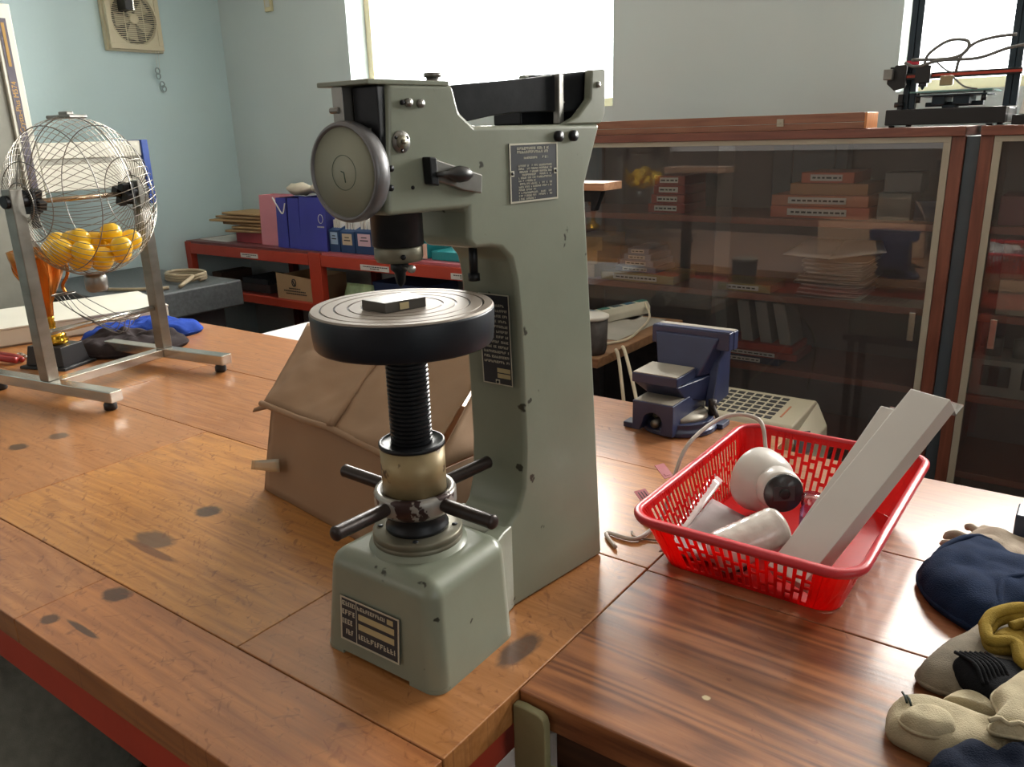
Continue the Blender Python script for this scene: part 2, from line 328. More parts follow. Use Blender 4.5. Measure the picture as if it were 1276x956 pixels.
# grey cloth bundle on the floor under the table's front edge
def blanket(name, outline, z0, h, seed, m, lab, cat, fold=1.0, rings=14, seg=72, hem=True, parent=None, fscale=14, sharp=.35, group=None):
    """soft cloth mound with folds, filled in from a hand-laid outline"""
    c = Vector((sum(p[0] for p in outline) / len(outline), sum(p[1] for p in outline) / len(outline), 0))
    O = [Vector((p[0], p[1], 0)) for p in outline]; n = len(O); ring = []
    for k in range(seg):
        t = k / seg * n; i = int(t); u = t - i
        a, b, d, e = O[i - 1], O[i % n], O[(i + 1) % n], O[(i + 2) % n]
        ring.append(.5 * ((2 * b) + (d - a) * u + (2 * a - 5 * b + 4 * d - e) * u * u + (3 * b - a - 3 * d + e) * u ** 3))
    vs = [(c.x, c.y, z0 + h)]; size = sum((p - c).length for p in ring) / seg
    def hh(p, t):
        q = p * fscale + Vector((seed * 3.7, seed, 0))
        f = noise.noise(q) * .55 + noise.noise(q * 2.3) * .3 + (abs(noise.noise(q * 1.4 + Vector((5, 5, 5)))) - .25) * .7
        return z0 + h * max(.12, (1 - t ** 5) ** .5 * (1 + .55 * fold * f))
    vs[0] = (c.x, c.y, hh(c, 0))
    for j in range(1, rings + 1):
        t = j / rings
        for k in range(seg):
            p = c + (ring[k] - c) * t
            if t > .9: p += (ring[k] - c).normalized() * size * .03 * noise.noise(ring[k] * 60)
            vs.append((p.x, p.y, hh(p, t * .985)))
    for k in range(seg): p = c + (ring[k] - c) * .97; vs.append((p.x, p.y, z0))
    fs = [(0, 1 + k, 1 + (k + 1) % seg) for k in range(seg)]
    for j in range(rings):
        for k in range(seg):
            k2 = (k + 1) % seg; a = 1 + j * seg; b = a + seg; fs.append((a + k, b + k, b + k2, a + k2))
    fs.append(tuple(reversed([1 + rings * seg + k for k in range(seg)])))
    bm = BM(); _add(bm, vs, fs, None, True)
    o = obj(name, bm, m, parent, world=parent is not None)
    if parent is None:
        place(o, (c.x, c.y, z0)); tag(o, lab, cat, group)
    if hem:
        bm = BM(); tube(bm, [Vector((p.x, p.y, z0 + h * .16 + .0015)) for p in [c + (r_ - c) * .985 for r_ in ring]], h * .07 + .0008, 6, True)
        if parent is None: obj('hem', bm, m, o)
        else: obj('hem', bm, m, parent)
    return o
def fabric(name, col, var=.15, sc=40): return mat(name, col, .95, 0, var, sc, .5, 500, spec=.15)
blanket('dust_cloth', [(-2.9, .30), (-2.0, .36), (-1.75, .62), (-1.95, .98), (-2.3, 1.25), (-3.0, 1.3), (-3.4, .8)], 0, .34, 3, fabric('grey_dust_cloth', '7f8078'), 'crumpled dark grey cloth cover on the floor under the worktable front edge', 'cloth', fold=.8, fscale=4)

# ================================================================== HARDNESS TESTER
tt = thing('hardness_tester', 'grey green bench hardness tester with round gauge, anvil disc and tall column', 'testing machine', (-.76, .93, .8))
xs = lambda y: -.732 + .133 * (y - .73)
xl = lambda y: -.797 - .045 * (y - .73)
core = [(.90, .80), (1.174, .80), (1.150, 1.15), (1.130, 1.42), (1.127, 1.468), (1.165, 1.56), (.893, 1.56), (.868, 1.578), (.858, 1.612), (.751, 1.612), (.745, 1.541), (.738, 1.455), (.874, 1.453),
        (.873, 1.408), (.885, 1.397), (.915, 1.396), (.936, 1.391), (.955, 1.374), (.963, 1.345), (.970, 1.279), (.975, 1.069), (.970, 1.003), (.955, .968), (.93, .95), (.90, .945)]
bm = BM(); prism_x(bm, core, xl, xs); body = obj('column', bm, M_green, tt, .007, 3, ang=25)
# rear ears with the slanted edge, and the strip that crosses behind the lever
ear = [(1.078, 1.5595), (1.110, 1.571), (1.140, 1.596), (1.143, 1.638), (1.177, 1.640), (1.176, 1.573), (1.165, 1.5595)]
bm = BM(); prism_x(bm, ear, lambda y: xs(y) - .014, xs); obj('ear', bm, M_green, tt, .003)
bm = BM(); prism_x(bm, ear, xl, lambda y: xl(y) + .014); obj('ear', bm, M_green, tt, .003)
wl = lambda y: -.765 + .22 * (y - .87)
bm = BM(); prism_x(bm, [(.862, 1.592), (.862, 1.611), (1.0, 1.622), (1.148, 1.637), (1.148, 1.578), (1.065, 1.5785), (1.0, 1.577), (.96, 1.573), (.92, 1.5665), (.88, 1.5665)], wl, lambda y: wl(y) + .010); obj('lever_web', bm, M_dark, tt, .002)
bm = BM(); prism_x(bm, [(1.15, 1.5605), (1.15, 1.637), (1.163, 1.638), (1.163, 1.5605)], lambda y: xl(y) + .0145, lambda y: xs(y) - .0145); obj('back_plate', bm, M_dark, tt, .002)
bm = BM(); box(bm, -.795, -.742, 1.045, 1.145, 1.5605, 1.60); obj('lever_block', bm, M_dark, tt, .003)
bm = BM(); box(bm, -.712, -.700, 1.085, 1.099, 1.5605, 1.632); obj('link_post', bm, M_steel, tt, .002)
bm = BM(); cyl(bm, (-.706, 1.10, 1.592), (-.706, 1.149, 1.592), .003, seg=10); obj('link_pin', bm, M_steel, tt)
bm = BM(); cyl(bm, (-.748, .87, 1.603), (-.748, .87, 1.612), .008); cyl(bm, (-.745, .852, 1.612), (-.745, .852, 1.622), .0085, seg=14); cyl(bm, (-.745, .852, 1.622), (-.745, .852, 1.627), .0115, seg=14); obj('oil_cap', bm, M_steel, tt)
# base casting
bm = BM()
hexa(bm, [(-.893, .694, .8065), (-.656, .694, .8065), (-.660, .885, .8065), (-.890, .90, .8065)], [(-.876, .704, .966), (-.668, .704, .966), (-.672, .885, .966), (-.872, .90, .966)])
o = obj('base', bm, M_green, tt); wbev(o, lambda p, q: not (p.z < .03 and q.z < .03), .026)
for q, cx_ in (([(-.893, .694), (-.848, .694), (-.848, .79), (-.893, .79)], -1), ([(-.712, .694), (-.656, .694), (-.660, .885), (-.712, .885)], 1)):
    bm = BM(); prism_z(bm, q, .8002, .8064); o = obj('foot', bm, M_green, tt)
    wbev(o, lambda p, q_, c=cx_: abs(p.x - q_.x) < .001 and abs(p.y - q_.y) < .001 and (p.x < -.12 if c < 0 else p.x > .09) and (p.y < -.2 or c > 0), .024)
for pl3 in ([(-.715, .84), (-.672, .855), (-.683, .872), (-.692, .890), (-.699, .912), (-.703, .935), (-.712, .96), (-.74, .96)], [(-.83, .86), (-.872, .868), (-.855, .885), (-.842, .905), (-.832, .93), (-.825, .965), (-.80, .96)]):
    bm = BM(); prism_z(bm, pl3, .8005, .950); o = obj('fillet', bm, M_green, tt, .004, 2, ang=50)
bm = BM(); lathe(bm, [(.082, .962), (.074, .966), (.0715, .973)], 48, Matrix.Translation((-.777, .80, 0))); obj('boss', bm, M_green, tt)
SP = Matrix.Translation((-.777, .80, 0))
bm = BM(); lathe(bm, [(.0665, .972), (.0672, .974), (.0672, .979), (.066, .9802), (.0672, .9815), (.0672, .989), (.0658, .991), (.04, .991)], 56, SP)
M_ring = mat('brushed_flange_steel', '7b7869', .45, .6, var=.12, scale=30, bump=.08)
fl = obj('flange', bm, M_ring, tt)
for a in (.6, 2.2, 3.8, 5.4):
    bm = BM(); p = Vector((-.777 + .056 * math.cos(a), .80 + .056 * math.sin(a), .9905)); cyl(bm, p, p + Vector((0, 0, .0018)), .0042, seg=12); obj('screw', bm, M_dark, fl)
bm = BM(); lathe(bm, [(.047, .991), (.047, .997), (.0435, 1.0), (.0435, 1.018), (.05, 1.024)], 48, SP); obj('lower_ring', bm, M_dark, tt)
M_hub = mat('chipped_painted_hub', 'a3a09b', .35, .4, var=.2, scale=18, spots=('3b2a2a', 45, .56))
bm = BM(); lathe(bm, [(.05, 1.019), (.057, 1.024), (.061, 1.031), (.061, 1.050), (.0585, 1.0545), (.051, 1.0545), (.0495, 1.049)], 56, SP); hub = obj('hand_hub', bm, M_hub, tt)
M_bar = mat('brown_black_bar', '3b3433', .38, .5, var=.2, scale=30)
for (hx, hy) in ((-.781, .643), (-.618, .788), (-.919, .803), (-.760, .95)):
    d = Vector((hx + .777, hy - .80, 0)); d.normalize(); bm = BM(); a = Vector((-.777, .80, 1.040)) + d * .054; e = Vector((-.777, .80, 1.042)) + d * .157
    Mx = Matrix.Translation(a) @ (e - a).to_track_quat('Z', 'Y').to_matrix().to_4x4(); L_ = (e - a).length
    lathe(bm, [(.0095, 0), (.0095, .01), (.0102, .012), (.0102, L_ - .006), (.0108, L_ - .003), (.0085, L_), (.0035, L_ + .001)], 18, Mx); obj('hand_bar', bm, M_bar, hub)
M_brass = mat('tarnished_brass_sleeve', '9c8a66', .42, .25, var=.2, scale=14, spots=('4a3524', 22, .62))
bm = BM(); lathe(bm, [(.0470, 1.048), (.0474, 1.121)], 56, SP); obj('sleeve', bm, M_brass, tt)
bm = BM(); lathe(bm, [(.0480, 1.121), (.0485, 1.1225), (.0485, 1.1265), (.0470, 1.1275), (.044, 1.1272), (.0438, 1.1262), (.03, 1.1262)], 56, SP); obj('sleeve_cap', bm, M_dark, tt)
bm = BM(); pf = []
z = 1.126
while z < 1.275: pf += [(.0268, z), (.0302, z + .0017), (.0302, z + .0042), (.0268, z + .0056)]; z += .0064
lathe(bm, pf, 40, SP, False); obj('lead_screw', bm, M_dark, tt)
# anvil disc with its turned grooves
M_disc = mat('dark_blued_disc', '1c222b', .4, .3, var=.2, scale=20, spots=('5a5a58', 12, .70))
bm = BM(); lathe(bm, [(.10, 1.2745), (.1225, 1.275), (.1245, 1.278), (.1262, 1.296), (.127, 1.321), (.1262, 1.3245)], 96, SP); disc = obj('anvil_disc', bm, M_disc, tt)
bm = BM(); pf = [(.1262, 1.3245), (.1245, 1.3270)]
for rg in (.112, .093, .074, .0555): pf += [(rg + .0016, 1.3270), (rg + .0012, 1.3252), (rg - .0012, 1.3252), (rg - .0016, 1.3270)]
pf += [(.001, 1.3270)]
lathe(bm, pf, 96, SP, False, False); obj('disc_face', bm, mat('dusty_ground_face', 'a0968c', .55, .15, var=.08, scale=10), disc)
bm = BM(); pf = []
for rg in (.112, .093, .074, .0555): lathe(bm, [(rg - .0013, 1.32525), (rg - .0013, 1.3256), (rg + .0013, 1.3256), (rg + .0013, 1.32525)], 96, SP, False, False)
obj('groove', bm, M_dark, disc)
# spindle above the disc
bm = BM(); lathe(bm, [(.034, 1.409), (.035, 1.411), (.035, 1.452), (.040, 1.455), (.040, 1.47)], 40, SP); sp = obj('spindle_housing', bm, M_dark, tt)
bm = BM(); lathe(bm, [(.022, 1.387), (.030, 1.388), (.033, 1.393), (.033, 1.406), (.031, 1.4095)], 40, SP); ch = obj('spindle_collar', bm, M_ring, tt)
bm = BM(); cyl(bm, (-.750, .781, 1.397), (-.748, .778, 1.397), .0035, seg=10); obj('screw', bm, M_dark, ch)
bm = BM(); lathe(bm, [(.0012, 1.352), (.006, 1.358), (.008, 1.372), (.0125, 1.376), (.0125, 1.3875)], 24, SP); obj('indenter', bm, M_dark, tt)
bm = BM(); cyl(bm, (-.766, .796, 1.381), (-.744, .787, 1.381), .003, seg=10); cyl(bm, (-.746, .788, 1.381), (-.741, .786, 1.381), .0055, seg=12); obj('thumb_screw', bm, M_steel, tt)
bm = BM(); cyl(bm, (-.757, .935, 1.352), (-.757, .935, 1.396), .0065, seg=12); cyl(bm, (-.757, .935, 1.341), (-.757, .935, 1.352), .009, seg=12); obj('stop_rod', bm, M_dark, tt)
# head: top plate, recess, gauge
bm = BM(); prism_x(bm, [(.722, 1.6095), (.722, 1.6155), (.85, 1.6155), (.85, 1.6095)], lambda y: -.822, lambda y: xs(y) + .0005); obj('top_plate', bm, M_green, tt, .0015)
bm = BM(); box(bm, -.776, -.7335, .737, .7505, 1.483, 1.6085); obj('front_recess', bm, M_dark, tt, .002)
bm = BM(); cyl(bm, (-.765, .7365, 1.557), (-.747, .7365, 1.557), .0035, seg=10); obj('pin', bm, M_steel, tt)
bm = BM(); box(bm, -.797, -.7785, .7225, .745, 1.54, 1.609); cyl(bm, (-.80, .722, 1.582), (-.785, .722, 1.582), .004, seg=10); obj('gauge_post', bm, M_steel, tt, .002)
GC = (-.777, .7125, 1.5085)
GM = frame_M(GC, (1, 0, 0), (0, 0, 1))       # local z points to -y (toward the operator)
bm = BM(); lathe(bm, [(.054, -.024), (.0585, -.022), (.0612, -.014), (.0612, -.004), (.0595, .0005), (.0565, .002), (.0548, .001), (.054, -.0025)], 72, GM)
M_rim = mat('gauge_rim_metal', '77777a', .42, .5, var=.12, scale=25); gg = obj('gauge_case', bm, M_rim, tt)
bm = BM(); lathe(bm, [(.054, -.003), (.054, -.0012)], 72, GM); obj('dial_glass', bm, mat('clouded_gauge_glass', 'a3a694', .4, 0, var=.12, scale=4), gg)
bm = BM()
for rr in (.021,): tube(bm, [GM @ Vector((rr * math.cos(a * PI / 24), rr * math.sin(a * PI / 24), -.0011)) for a in range(48)], .0004, 4, True)
for k in range(2):
    a = 2.3 + k * 2.6; tube(bm, [GM @ Vector((0, 0, -.001)), GM @ Vector((.008 * math.cos(a), .008 * math.sin(a) - .004, -.001))], .0007, 4)
obj('dial_mark', bm, mat('green_grey_dial_mark', '3f5a50', .5), gg)
bm = BM(); box(bm, -.80, -.750, .7365, .748, 1.463, 1.483); obj('gauge_mount', bm, M_dark, tt, .003)
# things on the right side of the head: local frame of the side face
nx = Vector((1, -.133, 0)).normalized(); ty = Vector((.133, 1, 0)).normalized()
def sidept(y, z, off=0): p = Vector((xs(y), y, z)); return p + nx * off
def sidecyl(bm, y, z, r, h, seg=20, off=0, r2=None): cyl(bm, sidept(y, z, off - .0005), sidept(y, z, off + h), r, r2, seg)
bm = BM(); sidecyl(bm, .765, 1.543, .0135, .003, 28); kn = obj('adjuster_ring', bm, M_steel, tt)
bm = BM(); sidecyl(bm, .765, 1.543, .0085, .0015, 20, .003); sidecyl(bm, .765, 1.543, .003, .004, 12, .0045); obj('adjuster_screw', bm, M_ring, kn)
for k in range(3):
    a = .5 + k * 2.09; bm = BM(); sidecyl(bm, .765 + .0105 * math.cos(a), 1.543 + .0105 * math.sin(a), .0021, .0008, 8, .003); obj('screw', bm, M_dark, kn)
for (y, z, r, h, m) in ((.771, 1.589, .003, .004, M_dark), (.780, 1.589, .0052, .005, M_steel), (.799, 1.588, .0052, .005, M_steel), (.780, 1.487, .0025, .0012, M_dark),
                        (.745, 1.512, .004, .005, M_dark), (.743, 1.489, .004, .005, M_dark), (1.06, 1.543, .008, .007, M_dark), (1.094, 1.543, .008, .007, M_dark), (1.157, 1.617, .0045, .003, M_steel)):
    bm = BM(); sidecyl(bm, y, z, r, h); obj('screw', bm, m, tt)
# throat clamp: block, plate and grip
def sideprism(bm, poly, o0, o1):
    n = len(poly); vs = [sidept(y, z, o0) for y, z in poly] + [sidept(y, z, o1) for y, z in poly]
    _add(bm, vs, [tuple(reversed(range(n))), tuple(range(n, 2 * n))] + [(i, (i + 1) % n, (i + 1) % n + n, i + n) for i in range(n)])
bm = BM(); sideprism(bm, [(.808, 1.522), (.895, 1.497), (.893, 1.472), (.86, 1.478), (.835, 1.487), (.815, 1.492)], .0005, .009); pl_ = obj('load_lever_plate', bm, M_steel, tt, .002)
bm = BM(); sideprism(bm, [(.797, 1.524), (.809, 1.523), (.812, 1.487), (.799, 1.490)], .0005, .016); obj('load_lever_block', bm, M_dark, tt, .002)
bm = BM(); a = sidept(.806, 1.502, .016); e = sidept(.872, 1.499, .014)
Mx = Matrix.Translation(a) @ (e - a).to_track_quat('Z', 'Y').to_matrix().to_4x4(); L_ = (e - a).length
lathe(bm, [(.003, 0), (.004, .012), (.0045, .022), (.0085, .032), (.011, .042), (.0095, .054), (.005, .063), (.001, L_)], 20, Mx); obj('load_lever_grip', bm, M_black, pl_)
# rating plates
M_plate = mat('black_enamel_plate', '33363c', .4, .2, var=.08); M_alu = mat('raised_aluminium', 'c2bfae', .4, .3, var=.05); M_tan = mat('yellowed_plate_field', 'b3a47c', .5, var=.08)
def glyphs(bm, put, x0, x1, y, h, seed, wd=.7):
    rnd = random.Random(seed); x = x0
    while x < x1:
        w = h * rnd.uniform(.35, .9)
        if rnd.random() < .82:
            k = rnd.choice((0, 1, 2)); t = h * .2
            put(bm, x, x + t, y - h / 2, y + h / 2)
            if k != 1: put(bm, x + t, min(x1, x + w), y + h / 2 - t, y + h / 2)
            if k != 0: put(bm, x + t, min(x1, x + w), y - h / 2, y - h / 2 + t)
            put(bm, x + t, min(x1, x + w * .8), y - t / 2, y + t / 2)
        x += w + h * .22
def plate(tn, F, w, h, fields, rows, par, screws=()):
    """a small enamelled plate in frame F (local x right, y up, z out)"""
    def put(bm, a, b, c, d, z0=.0012, z1=.0016): box(bm, a, b, c, d, z0, z1, F)
    bm = BM(); box(bm, -w / 2, w / 2, -h / 2, h / 2, 0, .0012, F); p = obj(tn, bm, M_plate, par)
    bm = BM(); t = w * .018 + .0006
    for q in ((-w / 2, w / 2, -h / 2, -h / 2 + t), (-w / 2, w / 2, h / 2 - t, h / 2), (-w / 2, -w / 2 + t, -h / 2 + t, h / 2 - t), (w / 2 - t, w / 2, -h / 2 + t, h / 2 - t)): put(bm, *q)
    obj('plate_border', bm, M_alu, p)
    if fields:
        bm = BM()
        for q in fields: put(bm, *q)
        obj('plate_field', bm, M_tan, p)
    bm = BM()
    for i, (a, b, y, hh) in enumerate(rows): glyphs(bm, put, a, b, y, hh, i * 13 + int(w * 9999))
    obj('lettering', bm, M_alu, p)
    for (a, b) in screws:
        bm = BM(); put(bm, a - .004, a + .004, b - .004, b + .004); obj('screw_tab', bm, M_alu, p)
        bm = BM(); _p = F @ Vector((a, b, .0014)); _q = F @ Vector((a, b, .0028)); cyl(bm, _p, _q, .0023, seg=10); obj('screw', bm, M_dark, p)
    return p
F = frame_M(sidept(1.007, 1.494, .0004), ty, (0, 0, 1)); w, h = .104, .0825
rows = [(-.036, .036, .034, .0035), (-.036, .030, .029, .0035)] + [(-.034 if i not in (6, 9, 12) else -.034, .038 if i not in (5, 8, 11) else .002, .010 - i * .0042, .0026) for i in range(12)]
rows += [(-.022, .006, .021, .003), (.018, .030, .021, .003)]
plate('instruction_plate', F, w, h, (), rows, tt, ((-.047, 0), (.047, 0)))
F = frame_M((-.785, .6945, .866), (.9985, 0, 0), (0, .09, 1)); w, h = .120, .071
F = F @ Matrix.Rotation(0, 4, 'Z')
fields = [(-.022, .050, .007, .0165), (-.022, .050, -.0085, .001), (.036, .048, .0205, .0285)]
rows = [(-.056, -.030, .025, .007), (-.024, .032, .025, .006), (-.056, -.030, .011, .008), (-.056, -.030, -.004, .008), (-.056, -.030, -.020, .008), (-.022, .052, -.020, .008)]
fp = plate('rating_plate', F, w, h, fields, rows, tt)
bm = BM(); box(bm, -.0268, -.0258, -.033, .033, .0012, .0017, F); obj('plate_line', bm, M_alu, fp)
F = frame_M((-.743, .9655, 1.245), (1, -.0, 0), (0, -.035, 1)) ; w, h = .058, .145
rows = [(-.024, .024, .055 - i * .0082, .0038) for i in range(12)]
cp = plate('column_plate', F, w, h, [(.0, .025, -.052, -.045), (.0, .025, -.061, -.054)], rows, tt, ((0, -.068),))

# hardness block on the disc
hb = thing('test_block', 'small dark steel hardness block lying on the grooved anvil disc', 'block', (-.768, .785, 1.3272))
bm = BM(); b4 = [(-.802, .748), (-.755, .745), (-.738, .806), (-.788, .822)]
prism_z(bm, b4, 1.3272, 1.341); obj('block', bm, mat('ground_block_steel', '55524e', .4, .5, var=.1), hb, .001)
bm = BM(); F = frame_M((-.7455, .777, 1.3342), (.017, .061, 0), (0, 0, 1)); box(bm, -.012, .002, -.0045, .0045, .0003, .001, F); obj('stamp', bm, M_tan, hb)

# ================================================================== CARTON BEHIND THE TESTER
ct = thing('carton', 'crumpled brown cardboard carton with half closed flaps behind the tester', 'box', (-1.18, 1.1, .8))
M_card = mat('brown_cardboard', '9c7d62', .8, var=.08, scale=3, bump=.35, bscale=14, stretch=(1, 1, 1)); M_cardd = mat('cardboard_inner', '7d6149', .9, var=.08)
P = dict(a=(-1.452, 1.013, .8005), b=(-.885, .925, .8005), c=(-.84, 1.235, .8005), d=(-1.415, 1.30, .8005), A=(-1.432, 1.045, .995), B=(-.893, .955, .985), C=(-.85, 1.24, .99), D=(-1.42, 1.30, 1.0))
def crump(bm, q, nx_, ny_, amp, seed, th=.004):
    """a slightly buckled sheet between four corners"""
    q = [Vector(p) for p in q]; nrm = (q[1] - q[0]).cross(q[3] - q[0]).normalized(); vs = []
    for s in (0, 1):
        for j in range(ny_ + 1):
            for i in range(nx_ + 1):
                u, v = i / nx_, j / ny_; p = q[0] * (1 - u) * (1 - v) + q[1] * u * (1 - v) + q[2] * u * v + q[3] * (1 - u) * v
                e = min(1, 6 * min(u, 1 - u, v, 1 - v) + .35); k = noise.noise(p * 9 + Vector((seed, 0, 0))) + .5 * noise.noise(p * 26 + Vector((0, seed, 0)))
                vs.append(p + nrm * (amp * k * e + (th if s else 0)))
    m_ = (nx_ + 1) * (ny_ + 1); fs = []
    for j in range(ny_):
        for i in range(nx_):
            a = j * (nx_ + 1) + i; fs.append((a, a + 1, a + nx_ + 2, a + nx_ + 1)); fs.append((a + m_, a + m_ + nx_ + 1, a + m_ + nx_ + 2, a + m_ + 1))
    rim = [i for i in range(nx_ + 1)] + [j * (nx_ + 1) + nx_ for j in range(1, ny_ + 1)] + [ny_ * (nx_ + 1) + i for i in range(nx_ - 1, -1, -1)] + [j * (nx_ + 1) for j in range(ny_ - 1, 0, -1)]
    for k in range(len(rim)): a, b = rim[k], rim[(k + 1) % len(rim)]; fs.append((a, a + m_, b + m_, b))
    _add(bm, vs, fs, None, True)
for q, sd in (((P['a'], P['b'], P['B'], P['A']), 1), ((P['b'], P['c'], P['C'], P['B']), 2), ((P['c'], P['d'], P['D'], P['C']), 3), ((P['d'], P['a'], P['A'], P['D']), 4)):
    bm = BM(); crump(bm, q, 26, 12, .006, sd, -.004); obj('side_panel', bm, M_card, ct)
R1, R2, R3 = (-1.555, 1.27, 1.115), (-1.24, 1.24, 1.125), (-.945, 1.21, 1.13)
mid = (-1.19, 1.003, 1.002)
bm = BM(); crump(bm, ((-1.442, 1.036, 1.0), mid, R2, R1), 26, 18, .011, 11); obj('flap', bm, M_card, ct)
bm = BM(); crump(bm, ((-1.18, 1.0, 1.0), (-.905, .953, .995), R3, (-1.232, 1.24, 1.128)), 26, 18, .011, 12); obj('flap', bm, M_card, ct)
bm = BM(); crump(bm, ((-.893, .957, .99), (-.852, 1.235, .995), (-.90, 1.19, 1.10), (-.935, 1.19, 1.125)), 10, 8, .009, 14); obj('flap', bm, M_card, ct)
bm = BM(); tube(bm, spline([(-1.447, 1.03, 1.0), (-1.3, 1.012, .998), (-1.19, 1.0, 1.0), (-1.04, .974, .994), (-.90, .95, .99)], 8), .007, 8); obj('crushed_fold', bm, M_card, ct)
bm = BM(); tube(bm, spline([(-1.19, .999, 1.006), (-1.21, 1.10, 1.056), (-1.237, 1.238, 1.131)], 6), .009, 6); obj('crushed_fold', bm, M_card, ct)
bm = BM(); crump(bm, ((-1.50, 1.045, .965), (-1.44, 1.04, .985), (-1.44, 1.05, .998), (-1.50, 1.05, .972)), 4, 2, .002, 15, .003); obj('torn_tab', bm, M_cardd, ct)
M_tape = mat('clear_packing_tape', 'a3957f', .25, var=.1, coat=.4)
bm = BM(); crump(bm, ((-1.50, 1.02, .835), (-1.36, .993, .87), (-1.36, .995, .90), (-1.50, 1.025, .855)), 6, 3, .002, 5, .001); obj('tape', bm, M_tape, ct)

# ================================================================== BINGO CAGE
yaw = math.radians(9); CG = (-2.612, 1.30, .8)
cg = thing('ball_cage_stand', 'stainless tube stand carrying the round wire ball cage, on four black feet', 'stand', CG, yaw)
def lobj(name, bm, m, par, bev=0): return obj(name, bm, m, par, bev, world=False)
for s in (-1, 1):
    Y = .215 * s
    bm = BM(); box(bm, -.29, .30, Y - .021, Y + .021, .028, .062); lobj('foot_bar', bm, M_chrome, cg, .003)
    bm = BM(); box(bm, -.021, .021, Y - .019, Y + .019, .062, .635); lobj('post', bm, mat('scuffed_steel_post', '8f8d86', .3, .85, var=.22, scale=9, stretch=(1, 1, 2)), cg, .003)
    for x in (-.265, .265):
        bm = BM(); lathe(bm, [(.015, 0), (.019, .004), (.019, .018), (.012, .029)], 16, Matrix.Translation((x, Y, 0))); lobj('rubber_foot', bm, M_black, cg)
    bm = BM(); box(bm, -.03, .03, Y - .045 * s - .004, Y - .045 * s + .004, .56, .63); cyl(bm, (0, Y - .05 * s, .60), (0, Y + .03 * s, .60), .019, seg=16); lobj('bearing', bm, M_dark, cg, .002)
bm = BM(); box(bm, -.020, .020, -.194, .194, .030, .060); lobj('base_bar', bm, M_chrome, cg, .003)
bm = BM(); cyl(bm, (0, -.196, .205), (0, .196, .205), .0095, seg=16); lobj('cross_rod', bm, M_chrome, cg)
# cage (turns on the axle, so it is a thing of its own)
wc = thing('wire_ball_cage', 'round stainless wire cage full of yellow balls hanging in the tube stand', 'cage', (CG[0], CG[1], 1.395), yaw)
R = .24
bm = BM(); nm = 56
for k in range(nm):
    a = 2 * PI * k / nm; pts = []
    for i in range(19):
        th = .20 + (PI - .40) * i / 18; tw = a + .55 * (i / 18 - .5)
        pts.append((R * math.sin(th) * math.cos(tw), -R * .83 * math.cos(th), R * math.sin(th) * math.sin(tw)))
    tube(bm, pts, .0011, 4)
lobj('cage_wire', bm, mat('cage_wire_steel', '9a958c', .3, .8, var=.15), wc)
for yy, rr in ((-.83 * R * math.cos(.24), R * math.sin(.24)), (.83 * R * math.cos(.24), R * math.sin(.24)), (-.83 * R * math.cos(.5), R * math.sin(.5)), (.83 * R * math.cos(.5), R * math.sin(.5)), (0, R), (-.83 * R * math.cos(1.1), R * math.sin(1.1)), (.83 * R * math.cos(1.1), R * math.sin(1.1))):
    bm = BM(); tube(bm, [(rr * math.cos(t * PI / 24), yy, rr * math.sin(t * PI / 24)) for t in range(48)], .0016, 5, True); lobj('cage_hoop', bm, M_steel, wc)
bm = BM(); tube(bm, [(0, R * .835 * math.cos(t * PI / 24), R * 1.005 * math.sin(t * PI / 24)) for t in range(48)], .0016, 5, True); lobj('cage_hoop', bm, M_steel, wc)
bm = BM(); cyl(bm, (0, -.168, 0), (0, .168, 0), .0075, seg=14); lobj('axle', bm, mat('bronze_axle', 'a08a72', .25, .8), wc)
for s in (-1, 1):
    bm = BM()
    for k in range(4):
        a = k * PI / 2 + .4; box(bm, -.013, .013, -.012 + .15 * s, .012 + .15 * s, .012, .038, Matrix.Rotation(a, 4, 'Y'))
    lobj('axle_clamp', bm, M_dark, wc, .002)
bm = BM(); box(bm, -.055, .055, -.03, .03, R - .006, R + .004); box(bm, -.02, .02, -.012, .012, R + .004, R + .014); lobj('door_latch', bm, M_steel, wc, .003)
bm = BM(); lathe(bm, [(.026, -R - .055), (.034, -R - .045), (.034, -R - .01), (.028, -R + .002)], 20, Matrix.Identity(4)); lobj('outlet_cup', bm, M_steel, wc)
# chute: small wire basket leaning on the cross rod
ch = thing('wire_chute', 'small curved wire ball chute leaning on the cross rod under the cage', 'chute', (CG[0] + .03, CG[1] - .03, .955), yaw)
bm = BM()
for k in range(6):
    y = -.045 + .018 * k; q = .016 * (2.5 - abs(k - 2.5)); tube(bm, spline([(-.15, y * .8, .135), (-.09, y, .11 - q), (.03, y * 1.05, .072 - q), (.11, y * 1.05, .06 - q), (.145, y, .075)], 6), .0012, 4)
lobj('chute_wire', bm, M_steel, ch)
for (cx, cz, rx_, ry_) in ((-.15, .135, .02, .040), (.125, .078, .035, .052)):
    bm = BM(); tube(bm, [(cx + rx_ * math.cos(t * PI / 12), ry_ * math.sin(t * PI / 12), cz) for t in range(24)], .0016, 5, True); lobj('chute_hoop', bm, M_steel, ch)
